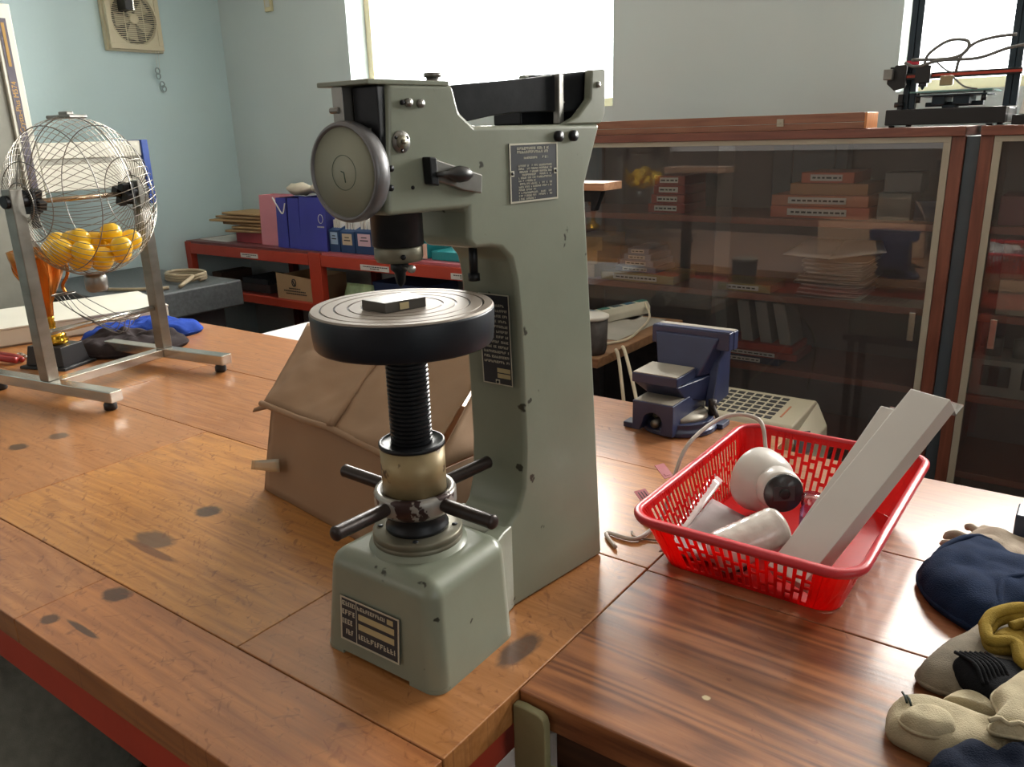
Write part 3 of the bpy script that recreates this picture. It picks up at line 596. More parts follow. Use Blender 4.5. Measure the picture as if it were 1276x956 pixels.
# the balls settle in the bottom of the cage
NB = 21; rb = .033; rnd = random.Random(5); pos = [Vector((rnd.uniform(-.1, .1), rnd.uniform(-.11, .11), rnd.uniform(-.15, .0))) for _ in range(NB)]
for it in range(900):
    for i in range(NB):
        p = pos[i]; p.z -= .0012 if it < 700 else 0
        for j in range(i):
            d = p - pos[j]; l = d.length
            if l < 2 * rb + .0005: d = d.normalized() * ((2 * rb + .0005 - l) / 2); p += d; pos[j] -= d
        l = math.sqrt(p.x ** 2 + (p.y / .80) ** 2 + p.z ** 2)
        if l > R - rb - .006: f_ = (R - rb - .006) / l; p.x *= f_; p.y *= f_; p.z *= f_
        if math.hypot(p.x, p.z) < rb + .01: p.z = min(p.z, -rb - .01)
M_yel = mat('glossy_yellow_plastic', 'f5c41a', .3, var=.06, coat=.3)
bm = BM(); sphere(bm, (0, 0, 0), rb, 20, 12); b0 = obj('lottery_ball', bm, M_yel)
cr, sr = math.cos(yaw), math.sin(yaw)
order = sorted(range(NB), key=lambda i: -pos[i].z)
for n_, i in enumerate(order):
    p = pos[i]; o = b0 if n_ == 0 else b0.copy()
    if n_: COL.objects.link(o)
    o.location = (CG[0] + p.x * cr - p.y * sr, CG[1] + p.x * sr + p.y * cr, 1.395 + p.z)
    tag(o, 'plain glossy yellow ball lying in the heap inside the wire cage', 'ball', 'yellow balls in the wire cage')

# ================================================================== LEFT END OF THE TABLE
tr = thing('trophy', 'bronze and gold fluted trophy cup on a black block base behind the cage stand', 'trophy', (-2.985, 1.30, .8), math.radians(20))
bm = BM(); hexa(bm, [(-.10, -.075, 0), (.10, -.075, 0), (.10, .075, 0), (-.10, .075, 0)], [(-.098, -.073, .010), (.098, -.073, .010), (.098, .073, .010), (-.098, .073, .010)]); lobj('plinth', bm, M_black, tr, .002)
bm = BM(); hexa(bm, [(-.083, -.06, .01), (.083, -.06, .01), (.083, .06, .01), (-.083, .06, .01)], [(-.072, -.05, .078), (.072, -.05, .078), (.072, .05, .078), (-.072, .05, .078)]); lobj('base_block', bm, mat('black_lacquer', '26262a', .35, var=.1, coat=.2), tr, .002)
M_gold = mat('polished_gold', 'd9a636', .2, .95, var=.1); M_bronze = mat('bronze_metal', 'c47a34', .25, .85, var=.12)
bm = BM(); lathe(bm, [(.042, .078), (.046, .084), (.047, .095), (.040, .102), (.043, .109), (.034, .118), (.020, .124), (.013, .14), (.016, .152), (.012, .162), (.015, .17), (.012, .178)], 28); lobj('gold_foot', bm, M_gold, tr)
vs = []; fs = []; prof = [(.014, .178), (.017, .20), (.020, .225), (.038, .265), (.060, .31), (.074, .35), (.083, .385), (.086, .41), (.079, .412), (.06, .34)]; sg = 48
bm = BM()
for (r_, z_) in prof:
    for k in range(sg): a = 2 * PI * k / sg; q = r_ * (1 + .07 * math.cos(8 * a + z_ * 14)); vs.append((q * math.cos(a), q * math.sin(a), z_))
for i in range(len(prof) - 1):
    for k in range(sg): k2 = (k + 1) % sg; fs.append((i * sg + k, i * sg + k2, (i + 1) * sg + k2, (i + 1) * sg + k))
_add(bm, vs, fs, None, True); lobj('cup', bm, M_bronze, tr)
for s in (-1, 1):
    bm = BM(); tube(bm, spline([(.080 * s, 0, .39), (.112 * s, 0, .375), (.115 * s, 0, .33), (.085 * s, 0, .29), (.092 * s, 0, .262)], 6), .0055, 8); lobj('handle', bm, M_bronze, tr)
# white flat box
wb = thing('white_flat_box', 'long flat white box lying on the table between the cage stand and the granite slab', 'box', (-3.55, 1.62, .8), math.radians(-15))
bm = BM(); box(bm, -.27, .19, -.40, .36, .006, .070); lobj('tray', bm, mat('cream_white_card', 'cfcabb', .6, var=.04), wb, .004)
bm = BM(); box(bm, -.273, .193, -.403, .363, .0705, .078); lobj('lid', bm, mat('white_card_lid', 'dcd9cc', .55, var=.03), wb, .002)
bm = BM(); box(bm, -.26, .18, -.39, .35, 0, .006); lobj('base_board', bm, mat('grey_board', 'a59889', .7), wb)
blanket('dark_cloth', [(-2.99, 1.39), (-2.86, 1.46), (-2.80, 1.62), (-2.86, 1.74), (-3.0, 1.66), (-3.10, 1.55), (-3.14, 1.44)], .8, .062, 12, fabric('charcoal_cloth', '3a3436'), 'bunched charcoal grey cloth lying behind the trophy base', 'cloth', fold=1.0)
blanket('blue_cloth', [(-3.16, 1.50), (-3.06, 1.66), (-2.96, 1.78), (-3.0, 1.90), (-3.16, 1.86), (-3.25, 1.70), (-3.27, 1.55)], .8, .060, 21, fabric('royal_blue_cloth', '2b48a0'), 'royal blue folded cloth lying along the side of the white flat box', 'cloth', fold=.9)
rp = thing('pliers', 'red handled tool with a steel chain lying at the left edge behind the cage post', 'tool', (-3.2, 1.21, .8))
bm = BM(); tube(bm, spline([(-3.13, 1.22, .815), (-3.2, 1.20, .818), (-3.3, 1.20, .815)], 6), .012, 8); tube(bm, spline([(-3.13, 1.24, .812), (-3.2, 1.25, .812), (-3.3, 1.24, .811)], 6), .010, 8); obj('handle', bm, mat('red_grip', 'a32c2a', .4), rp)
bm = BM()
for k in range(9):
    c_ = Vector((-3.10 - .02 * k, 1.285 + .004 * math.sin(k), .806)); a = k * 1.57
    tube(bm, [c_ + Vector((.013 * math.cos(t * PI / 6), .007 * math.sin(t * PI / 6) * math.cos(a), .005 * math.sin(t * PI / 6) * math.sin(a))) for t in range(12)], .0022, 4, True)
obj('chain', bm, M_chrome, rp)

# ================================================================== MEASURING MACHINE BEHIND THE TABLE
cm = thing('measuring_machine', 'large white coordinate measuring machine with grey granite slab behind the cage', 'machine', (-4.4, 2.4, 0))
M_gran = mat('grey_granite', '53585b', .5, var=.25, scale=60, bump=.05)
bm = BM(); box(bm, -4.98, -3.94, 2.06, 2.78, .655, .80); obj('granite_table', bm, M_gran, cm, .012, 3)
bm = BM(); box(bm, -4.9, -4.02, 2.15, 2.7, 0, .654); obj('stand', bm, mat('dark_machine_base', '3a3d42', .5), cm, .01)
M_cw = mat('machine_white', 'd5d3c6', .45, var=.03)
bm = BM(); box(bm, -4.72, -4.50, 1.975, 2.062, 1.275, 2.217); obj('spindle_column', bm, M_cw, cm, .005)
bm = BM(); box(bm, -4.98, -4.515, 1.70, 1.974, 0, 2.19); obj('grey_pillar', bm, mat('machine_grey_panel', '84847a', .5), cm, .005)
bm = BM(); box(bm, -4.4995, -4.497, 1.992, 2.030, 1.30, 2.15); stp = obj('label_strip', bm, mat('purple_grey_strip', '55505c', .4), cm)
bm = BM(); box(bm, -4.4968, -4.4955, 2.004, 2.018, 1.93, 2.13); obj('gold_band', bm, mat('gold_print', 'a9843f', .4), stp)
bm = text_bm('Crysta-Plus M574', .034, frame_M((-4.4965, 2.011, 1.74), (0, 0, 1), (0, -1, 0))); obj('lettering', bm, mat('gold_lettering', 'c49a4c', .4), stp)
bm = BM(); box(bm, -4.70, -4.50, 2.064, 2.625, 1.484, 1.568); obj('beam', bm, M_cw, cm, .006)
bm = BM(); box(bm, -4.69, -4.51, 2.064, 2.62, 1.455, 1.4835); obj('beam_slot', bm, mat('beam_slot_grey', '9b9a90', .5), cm)
bm = BM(); box(bm, -4.70, -4.50, 2.064, 2.625, 1.32, 1.4545); obj('beam', bm, M_cw, cm, .006)
bm = BM(); box(bm, -4.71, -4.49, 2.626, 2.665, 1.22, 1.572); obj('end_cap', bm, mat('machine_blue_cap', '3a58a8', .4), cm, .004)
bm = BM(); box(bm, -4.68, -4.53, 1.99, 2.05, 1.22, 1.2745); box(bm, -4.62, -4.56, 2.0, 2.04, 1.14, 1.22); obj('probe_head', bm, M_black, cm, .005)
bm = BM(); pts = []
for k in range(60): a = k * 2 * PI / 20; pts.append((-4.20 + .13 * math.cos(a), 2.60 + .09 * math.sin(a), .817 + .013 * (k // 20)))
pts += [(-4.06, 2.55, .84), (-4.02, 2.45, .822), (-3.98, 2.42, .815)]
tube(bm, spline([Vector(p) for p in pts[::2]], 3), .011, 8); hs = obj('air_hose', bm, mat('beige_rubber_hose', 'a3947a', .5)); tag(place(hs, (-4.2, 2.6, .8)), 'coiled beige air hose lying on the grey granite slab', 'hose')
bm = BM(); tube(bm, spline([(-4.55, 2.22, .813), (-4.35, 2.17, .812), (-4.15, 2.25, .812), (-4.05, 2.33, .812), (-4.02, 2.38, .812)], 8), .010, 8); hs = obj('air_hose', bm, mat('beige_rubber_hose', 'a3947a', .5)); tag(place(hs, (-4.3, 2.22, .8)), 'loose straight beige hose end at the front of the grey granite slab', 'hose')

# ================================================================== WALL FITTINGS
fn = thing('exhaust_fan', 'yellowed white square exhaust fan high on the blue left wall', 'fan', (XL, 3.0, 2.27))
M_fan = mat('yellowed_fan_plastic', 'c4bca0', .5, var=.05)
y0, y1, z0, z1 = 2.825, 3.17, 2.10, 2.45
bm = BM(); box(bm, XL + .001, XL + .035, y0 - .01, y1 + .01, z0 - .01, z1 + .01); obj('housing', bm, M_fan, fn, .004)
bm = BM(); t = .03; X0, X1 = XL + .0355, XL + .062
for q in ((y0, y1, z0, z0 + t), (y0, y1, z1 - t, z1), (y0, y0 + t, z0 + t, z1 - t), (y1 - t, y1, z0 + t, z1 - t)): box(bm, X0, X1, q[0], q[1], q[2], q[3])
obj('frame', bm, M_fan, fn, .003)
bm = BM(); yc, zc = (y0 + y1) / 2, (z0 + z1) / 2
FM = frame_M((X0 + .004, yc, zc), (0, 1, 0), (0, 0, 1))
lathe(bm, [(.142, 0), (.142, .001)], 40, FM); obj('fan_shade_disc', bm, M_ink, fn)  # flat dark disc painted in for the shade behind the blades
for k in range(5):
    bm = BM(); a = k * 2 * PI / 5 + .3
    _add(bm, [FM @ Vector((r_ * math.cos(a + da), r_ * math.sin(a + da), z_)) for (r_, da, z_) in ((.03, 0, .004), (.12, .1, .006), (.128, .75, .012), (.032, .9, .010))], [(0, 1, 2, 3)])
    o = obj('blade', bm, mat('fan_blade', '9a927c', .5), fn); sd = o.modifiers.new('s', 'SOLIDIFY'); sd.thickness = .002
bm = BM(); lathe(bm, [(.03, .003), (.03, .02), (.02, .022)], 24, FM); obj('fan_hub', bm, M_fan, fn)
bm = BM()
nS = 26
for k in range(nS):
    zz = z0 + .036 + (z1 - z0 - .072) * k / (nS - 1); dz = zz - zc; hw = math.sqrt(max(0, .146 ** 2 - dz ** 2))
    if hw > .01: box(bm, X1 - .006, X1 - .002, yc - hw, yc + hw, zz - .0022, zz + .0022)
for s in (-1, 1): box(bm, X1 - .0065, X1 - .0025, yc + .06 * s - .002, yc + .06 * s + .002, z0 + .04, z1 - .04)
lathe(bm, [(.144, .016), (.150, .016), (.150, .021), (.144, .021)], 40, FM, True, False)
obj('grille', bm, M_fan, fn, kind='stuff')
# corner pieces outside the round grille
for sy_ in (-1, 1):
    for sz_ in (-1, 1):
        poly = [(sy_ * .1425, sz_ * .145), (sy_ * .1425, sz_ * .04)] + [(sy_ * .147 * math.cos(a), sz_ * .147 * math.sin(a)) for a in [.30 + i * .97 / 6 for i in range(7)]] + [(sy_ * .04, sz_ * .145)]
        n = len(poly); vs = [FM @ Vector((p[0], p[1], z_)) for z_ in (.012, .018) for p in poly]
        bm = BM(); _add(bm, vs, [tuple(range(n)), tuple(range(n, 2 * n))] + [(i, (i + 1) % n, (i + 1) % n + n, i + n) for i in range(n)]); obj('corner_plate', bm, M_fan, fn)

bm = BM(); box(bm, X1 + .001, X1 + .09, 2.90, 2.945, 2.31, 2.47); obj('motor_bracket', bm, M_black, fn, .003)
bm = BM(); box(bm, X1 + .002, X1 + .09, 2.946, 2.955, 2.31, 2.47); obj('bracket_edge', bm, M_chrome, fn)
bm = BM(); tube(bm, [(XL + .04, 3.12, 2.10), (XL + .035, 3.117, 1.99)], .0012, 5); tube(bm, [(XL + .04, 3.14, 2.10), (XL + .035, 3.128, 1.96)], .0012, 5); pc = obj('pull_cord', bm, M_white_paper, fn)
for (y, z) in ((3.118, 1.985), (3.118, 1.955), (3.138, 1.905), (3.146, 1.880)):
    bm = BM(); tube(bm, [(XL + .035, y + .014 * math.cos(t * PI / 8), z + .018 * math.sin(t * PI / 8)) for t in range(16)], .0042, 5, True); obj('cord_ring', bm, mat('clear_grey_plastic', '8fa0a3', .3), pc)
bm = BM(); box(bm, -4.555, -4.485, YW - .018, YW - .0005, 2.325, 2.42); o = obj('wall_socket', bm, mat('ivory_socket', 'c9c19a', .5), None, .004); tag(place(o, (-4.52, YW, 2.33)), 'ivory wall socket high on the far wall near the room corner', 'socket')
bm = BM(); box(bm, -4.54, -4.50, YW - .0215, YW - .0185, 2.35, 2.395); obj('socket_insert', bm, M_white, o)

# ================================================================== RED BENCH ALONG THE FAR WALL
bn = thing('steel_bench', 'red painted steel shelf bench along the far wall under the first window', 'bench', (-3.7, 3.4, 0))
BX0, BX1, BY0, BY1 = -5.045, -2.16, 3.15, 3.645
bm = BM(); box(bm, BX0, -3.69, BY0 + .01, BY1, .902, .918); obj('top_board', bm, mat('maroon_top', '6e3a3c', .4, var=.08), bn, .002)
bm = BM(); box(bm, -3.688, BX1, BY0 + .01, BY1, .902, .918); obj('top_board', bm, mat('pinkish_top', 'b5606a', .35, var=.06), bn, .002)
for (a, b) in ((BX0, -3.80), (-3.69, BX1)):
    bm = BM(); box(bm, a, b, BY0, BY0 + .035, .835, .901); obj('front_rail', bm, M_red, bn, .003)
    bm = BM(); box(bm, a, b, BY0, BY0 + .035, .555, .605); obj('shelf_rail', bm, M_red, bn, .003)
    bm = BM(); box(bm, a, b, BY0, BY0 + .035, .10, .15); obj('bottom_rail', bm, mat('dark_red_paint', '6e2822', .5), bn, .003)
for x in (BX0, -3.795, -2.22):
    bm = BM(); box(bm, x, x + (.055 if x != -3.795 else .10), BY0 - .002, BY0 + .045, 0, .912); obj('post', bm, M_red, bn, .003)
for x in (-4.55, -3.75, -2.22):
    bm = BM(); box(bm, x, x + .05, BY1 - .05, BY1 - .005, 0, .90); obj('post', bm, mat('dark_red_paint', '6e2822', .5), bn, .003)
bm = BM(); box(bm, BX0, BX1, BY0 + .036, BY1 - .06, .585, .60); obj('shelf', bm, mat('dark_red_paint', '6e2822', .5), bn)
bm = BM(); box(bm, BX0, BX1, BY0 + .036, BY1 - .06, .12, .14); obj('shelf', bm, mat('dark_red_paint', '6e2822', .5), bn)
for (a, b, z0_, z1_) in ((-4.44, -4.27, .845, .873), (-3.36, -3.14, .842, .873), (-2.70, -2.52, .842, .873)):
    bm = BM(); box(bm, a, b, BY0 - .0035, BY0 - .0005, z0_, z1_); lb = obj('shelf_label', bm, M_white_paper, bn)
    bm = BM(); rr = random.Random(int(a * 100))
    for i, (s0, s1) in enumerate(((.1, .9), (.35, .6))):
        x = a + (b - a) * s0
        while x < a + (b - a) * s1: w_ = rr.uniform(.006, .016); box(bm, x, x + w_, BY0 - .0045, BY0 - .0036, z1_ - .012 - i * .010, z1_ - .007 - i * .010); x += w_ + .004
    obj('lettering', bm, M_ink, lb)
# things on the bench
def simple(name, bm, m, lab, cat, base, bev=.002, group=None): o = obj(name, bm, m, None, bev); place(o, base); return tag(o, lab, cat, group)
bm = BM(); crump(bm, ((-5.0, 3.24, .9195), (-4.66, 3.21, .9195), (-4.66, 3.5, .9215), (-4.98, 3.56, .9215)), 12, 6, .0008, 3, .002); simple('paper_sheet', bm, M_white_paper, 'loose white paper sheet lying at the left end of the red bench', 'paper', (-4.7, 3.4, .918), 0)
M_env = mat('manila_paper', 'b59468', .8, var=.06)
z = .919
bm = BM(); box(bm, -4.62, -4.345, 3.26, 3.50, z, z + .066); simple('red_folder_pile', bm, mat('red_folder', 'a04047', .6), 'thick red folder at the bottom of the envelope stack on the bench', 'folder', (-4.45, 3.38, z)); z += .067
for k in range(6):
    a = .03 * (k % 3) - .03; bm = BM(); x0 = -4.63 - (.16 if k > 1 else 0) + a; crump(bm, ((x0, 3.24 + a, z), (-4.345, 3.25, z), (-4.345, 3.49, z), (x0, 3.48 + a, z)), 8, 4, .002, k, .013)
    simple('manila_envelope', bm, M_env if k % 2 else mat('tan_paper', 'a0815c', .8), ['lowest', 'second lowest', 'third from bottom', 'third from top', 'second from top', 'topmost'][k] + ' brown envelope in the stack beside the pink paper bag', 'envelope', (-4.45, 3.36, z), 0, 'brown envelopes stacked on the bench'); z += .021
def bag(lab, x0, x1, z1, m, cord=True, y0=3.24, d=.14, gus=None, group=None, logo=False):
    t = thing('paper_bag', lab, 'bag', ((x0 + x1) / 2, y0 + d / 2, .919), 0, group)
    w = x1 - x0; zb = .919; zt = z1; th = .0015
    bm = BM()
    panel(bm, [(x0, y0, zb), (x1, y0, zb), (x1 - .004, y0 + .012, zt), (x0 + .004, y0 + .012, zt)], th); obj('face', bm, m, t); bm = BM(); panel(bm, [(x1, y0 + d, zb), (x0, y0 + d, zb), (x0 + .004, y0 + d - .012, zt), (x1 - .004, y0 + d - .012, zt)], th)
    obj('face', bm, m, t)
    for s in (0, 1):
        x = x1 if s else x0; sg_ = -1 if s else 1; xi = x + sg_ * .014; xt = x + sg_ * .004; ym = y0 + d / 2; bm = BM()
        def tri(*p): panel(bm, p if s else list(reversed(p)), .001)
        tri((x, y0, zb), (x, ym, zb + .06), (xi, ym, zt), (xt, y0 + .012, zt)); tri((x, ym, zb + .06), (x, y0 + d, zb), (xt, y0 + d - .012, zt), (xi, ym, zt)); tri((x, y0, zb), (x, y0 + d, zb), (x, ym, zb + .06))
        obj('gusset', bm, gus or m, t)
    bm = BM(); box(bm, x0, x1, y0, y0 + d, zb, zb + .002); obj('bottom', bm, m, t)
    if cord:
        bm = BM(); xc = (x0 + x1) / 2; tube(bm, spline([(xc - .05, y0 + .008, zt - .02), (xc - .055, y0 - .004, zt + .0), (xc - .01, y0 - .008, zt - .05), (xc + .03, y0 - .008, zt - .09), (xc + .045, y0 + .004, zt - .03)], 6), .004, 6); obj('cord_handle', bm, M_white_paper, t)
    return t
M_pink = mat('pink_bag_paper', 'd98d98', .5, var=.05); M_bb = mat('violet_blue_bag_paper', '3d3fa0', .4, var=.08, coat=.15); M_bd = mat('navy_gusset_paper', '2e3070', .45, var=.06)
bag('glossy pink paper bag leftmost in the row on the bench', -4.33, -4.13, 1.225, M_pink, False, 3.24, .14)
bag('violet blue paper bag with white cord, right beside the pink bag', -4.12, -4.02, 1.215, M_bb, True, 3.20, .17, M_bd)
bag('narrow violet blue paper bag standing between two other blue bags', -4.012, -3.905, 1.215, M_bb, False, 3.20, .17, M_bd)
t = bag('widest violet blue paper bag with white emblem, partly behind the gauge', -3.895, -3.665, 1.225, M_bb, False, 3.19, .20, M_bd)
bm = BM(); F = frame_M((-3.705, 3.192, 1.105), (1, 0, 0), (0, .04, 1))
tube(bm, [F @ Vector((.02 * math.cos(a * PI / 12), .025 * math.sin(a * PI / 12), .0005)) for a in range(24)], .002, 4, True)
for k in range(6): box(bm, -.03 + k * .01, -.024 + k * .01, -.05, -.042, -.0002, .001, F)
obj('emblem', bm, M_white_paper, t)
bm = BM(); sphere(bm, (-3.98, 3.30, 1.262), .055, 12, 8, (2.2, 1, .65)); sphere(bm, (-3.80, 3.31, 1.272), .06, 12, 8, (1.6, .8, .65))
for v in bm.verts: v.co += Vector((0, 0, 1)) * noise.noise(v.co * 30) * .02
simple('crumpled_paper', bm, mat('crumpled_tissue', 'c9c0ae', .8, bump=.4, bscale=60), 'crumpled cream tissue sticking out on top of the blue bags', 'paper', (-3.9, 3.3, 1.2), 0)
M_bind = mat('dark_blue_binder', '20406c', .5, var=.08); M_lab = mat('cream_label', 'c9b79c', .7, var=.04); M_labp = mat('pink_label', 'd3b3bf', .7, var=.04)
def magazine(x0, w, zt, m, lm, lab, cat='binder', nm='box_file', y0=3.20, grp='box files on the bench'):
    t = thing(nm, lab, cat, (x0 + w / 2, y0 + .12, .919), 0, grp)
    bm = BM(); _add(bm, [], []); prism_x(bm, [(y0, .919), (y0 + .25, .919), (y0 + .25, zt + .05), (y0 + .15, zt + .05), (y0, zt)], x0, x0 + w); obj('case', bm, m, t, .002)
    if lm:
        bm = BM(); box(bm, x0 + w * .16, x0 + w * .84, y0 - .002, y0 - .0003, .965, zt - .012); l_ = obj('spine_label', bm, lm, t)
        bm = BM(); box(bm, x0 + w * .35, x0 + w * .65, y0 - .003, y0 - .0021, zt - .035, zt - .030); box(bm, x0 + w * .28, x0 + w * .72, y0 - .003, y0 - .0021, zt - .052, zt - .046); obj('lettering', bm, M_ink, l_)
    bm = BM()
    for k in range(4): box(bm, x0 + w * (.15 + .2 * k), x0 + w * (.27 + .2 * k), y0 + .03, y0 + .24, zt - .03, zt + .055 + .012 * (k % 2))
    obj('papers', bm, M_white_paper, t)
    return t
magazine(-3.655, .085, 1.045, M_bind, mat('pale_blue_label', '9bb2cc', .7), 'dark blue box file with pale blue label next to the blue bags')
magazine(-3.562, .115, 1.04, M_bind, M_lab, 'dark blue box file with cream label under the gauge')
magazine(-3.44, .145, 1.045, M_bind, M_labp, 'dark blue box file with wide pink label left of the spindle')
magazine(-3.285, .10, 1.045, M_bind, mat('pale_blue_label', '9bb2cc', .7), 'dark blue box file with pale blue label behind the spindle')
bm = BM(); box(bm, -3.0, -2.93, 3.20, 3.44, .919, 1.17); t = obj('teal_binder', bm, mat('teal_binder_cover', '1f8a92', .45), None, .003); tag(place(t, (-2.96, 3.3, .919)), 'tall teal binder standing between the spindle and the machine arm', 'binder')
bm = BM(); box(bm, -2.995, -2.9, 3.197, 3.1995, .925, 1.005); obj('spine_label', bm, mat('peach_label', 'd8b8a8', .7), t)
bm = BM(); box(bm, -2.89, -2.45, 3.22, 3.46, .919, .965); simple('teal_folder', bm, mat('teal_binder_cover', '1f8a92', .45), 'teal folder lying flat on the bench behind the machine throat', 'folder', (-2.7, 3.3, .919))
# under the bench top
kb = thing('kraft_box', 'open brown cardboard box with black emblem on the bench lower shelf', 'box', (-3.98, 3.32, .6))
bm = BM(); panel(bm, [(-4.15, 3.18, .606), (-3.805, 3.18, .606), (-3.805, 3.18, .745), (-4.15, 3.18, .765)], .003); panel(bm, [(-3.82, 3.19, .606), (-3.82, 3.45, .606), (-3.82, 3.45, .75), (-3.82, 3.19, .75)], .003); panel(bm, [(-4.14, 3.45, .606), (-4.14, 3.19, .606), (-4.14, 3.19, .75), (-4.14, 3.45, .75)], .003); panel(bm, [(-3.82, 3.45, .606), (-4.14, 3.45, .606), (-4.14, 3.45, .75), (-3.82, 3.45, .75)], .003); box(bm, -4.14, -3.82, 3.185, 3.45, .601, .606)
obj('carton_body', bm, mat('kraft_board', 'b39470', .8, var=.05), kb)
bm = BM(); F = frame_M((-3.985, 3.1762, .70), (1, 0, 0), (0, 0, 1)); tube(bm, [F @ Vector((.018 * math.cos(a * PI / 8), .022 * math.sin(a * PI / 8) + .012, .0005)) for a in range(16)], .003, 4, True)
tube(bm, [F @ Vector((-.008, .022, .0005)), F @ Vector((.004, .0, .0005)), F @ Vector((.012, -.008, .0005))], .004, 4)
for r_, (a, b) in enumerate(((-.05, .05), (-.10, .10), (-.08, .10))):
    x = a
    while x < b: box(bm, x, x + .008, -.028 - r_ * .016, -.021 - r_ * .016, 0, .001, F); x += .012
obj('emblem', bm, M_ink, kb)
bm = BM(); crump(bm, ((-3.56, 3.20, .615), (-3.33, 3.19, .615), (-3.34, 3.24, .735), (-3.56, 3.25, .73)), 8, 6, .005, 8, .03); simple('snack_packet', bm, mat('green_print_packet', '9db488', .4, var=.4, scale=14), 'green and white printed packet on the lower shelf right of the red post', 'packet', (-3.53, 3.25, .6), 0)
bm = BM(); box(bm, -3.35, -2.95, 3.22, 3.5, .601, .765); simple('blue_carton', bm, mat('navy_carton', '1f3158', .5, var=.1), 'dark blue carton on the bench lower shelf behind the disc', 'box', (-3.15, 3.36, .6))
for k, (x0, w_, zt) in enumerate(((-4.93, .10, .70), (-4.62, .30, .655), (-4.60, .26, .675))):
    bm = BM(); box(bm, x0, x0 + w_, 3.25, 3.5, .601 if k < 2 else .656, zt if k < 2 else .69); simple('dark_folder', bm, mat('dark_board_%d' % k, ('4a3a30', '3a3334', '2f3238')[k], .6), ('upright brown box at the left end of the bench lower shelf', 'lower dark folder lying on the bench lower shelf', 'upper dark folder lying on the bench lower shelf')[k], 'folder', (x0 + w_ / 2, 3.37, .6))

# ================================================================== WHITE STOOL TABLE AND DESK BEHIND THE WORKTABLE
wt = thing('white_side_table', 'low white topped side table behind the carton', 'table', (-2.5, 2.5, 0))
bm = BM(); box(bm, -2.80, -2.2, 2.03, 2.62, .755, .78); obj('tabletop', bm, mat('white_laminate', 'd9dadc', .4, var=.02), wt, .003)
for x in (-2.77, -2.27):
    for y in (2.07, 2.54): bm = BM(); box(bm, x, x + .04, y, y + .04, 0, .7545); obj('leg', bm, M_white, wt)
dk = thing('wooden_desk', 'light brown wooden desk between the worktable and the glass cabinet', 'desk', (-1.75, 2.65, 0))
bm = BM(); box(bm, -2.12, -1.375, 2.36, 3.06, .755, .79); obj('desktop', bm, wood('desk_wood', 'a07a58', '7c583c', .6, rough=.4, coat=.1), dk, .004)
for x in (-2.1, -1.42):
    for y in (2.4, 3.0): bm = BM(); box(bm, x, x + .03, y, y + .03, 0, .7545); obj('leg', bm, M_dark, dk)
bm = BM(); box(bm, -2.1, -1.43, 2.93, 2.95, .4, .7545); obj('modesty_panel', bm, M_dark, dk)
bm = BM(); box(bm, -1.85, -1.55, 2.95, 3.05, .7905, .792); box(bm, -1.62, -1.44, 2.62, 3.03, .7905, .792); simple('paper_sheet', bm, mat('grey_paper', 'a9a59c', .7), 'greyish paper sheet lying on the desk under the power strip', 'paper', (-1.55, 2.8, .79), 0)
ps = thing('power_strip', 'white power strip with coloured sockets lying on the wooden desk', 'power strip', (-1.63, 2.93, .793), math.radians(75))
bm = BM(); prism_x(bm, [(-.035, 0), (.035, 0), (.035, .03), (.018, .052), (-.018, .052), (-.035, .03)], -.20, .19); lobj('body', bm, mat('cream_plastic', 'c9c4b2', .4), ps, .005)
for k in range(5):
    bm = BM(); x = -.16 + k * .075; box(bm, x, x + .05, -.015, .015, .052, .0535); lobj('socket', bm, mat('socket_' + 'abcab'[k], ('2f5f78', '2f6e62', '3b4a52', '2f5f78', '2f6e62')[k], .4), ps)
for k in range(3):
    bm = BM(); x = -.17 + k * .03; box(bm, x, x + .012, -.034, -.020, .040, .049, Matrix.Identity(4)); lobj('rocker_switch', bm, mat('red_switch', 'a85038', .4), ps)
bk = thing('pen_tub', 'dark grey tub with pale rim on the near edge of the desk beside the column', 'tub', (-1.44, 2.44, .79))
bm = BM(); lathe(bm, [(.050, .7905), (.056, .81), (.060, .915)], 28, Matrix.Translation((-1.44, 2.425, 0))); obj('tub', bm, mat('mottled_dark_tub', '45403e', .6, var=.3, scale=40, bump=.3), bk)
bm = BM(); lathe(bm, [(.060, .9155), (.064, .918), (.064, .928), (.056, .929), (.02, .922)], 28, Matrix.Translation((-1.44, 2.425, 0))); obj('lid', bm, mat('pale_lid', 'c9c4bb', .4), bk)
M_cab = mat('cream_cable', 'cfc3aa', .4)
bm = BM(); tube(bm, spline([(-1.56, 3.08, .84), (-1.50, 3.0, .80), (-1.44, 2.80, .797), (-1.41, 2.62, .797), (-1.48, 2.50, .797), (-1.55, 2.48, .797)], 8), .005, 6); o = obj('cable', bm, M_cab); tag(place(o, (-1.48, 2.7, .79)), 'cream cable looping on the desk from the power strip', 'cable')
for k, pts in enumerate((((-1.364, 2.47, .800), (-1.33, 2.43, .78), (-1.26, 2.34, .66), (-1.23, 2.31, .52), (-1.30, 2.32, .40), (-1.4, 2.4, .28)), ((-1.364, 2.52, .800), (-1.33, 2.48, .785), (-1.23, 2.36, .70), (-1.15, 2.27, .58), (-1.12, 2.23, .45), (-1.14, 2.25, .25)))):
    bm = BM(); tube(bm, spline([Vector(p) for p in pts], 8), .007, 6); o = obj('cable', bm, M_cab); tag(place(o, pts[-1]), ('left', 'right')[k] + ' one of two cream cables hanging off the desk edge beside the column', 'cable')
st = thing('raised_stand', 'small light wooden shelf on a dark post just behind the machine column', 'stand', (-1.60, 2.62, .79))
bm = BM(); box(bm, -1.78, -1.462, 2.55, 2.68, 1.345, 1.372); obj('shelf_board', bm, wood('light_shelf_wood', 'd0a27e', 'b08060', 1), st, .002)
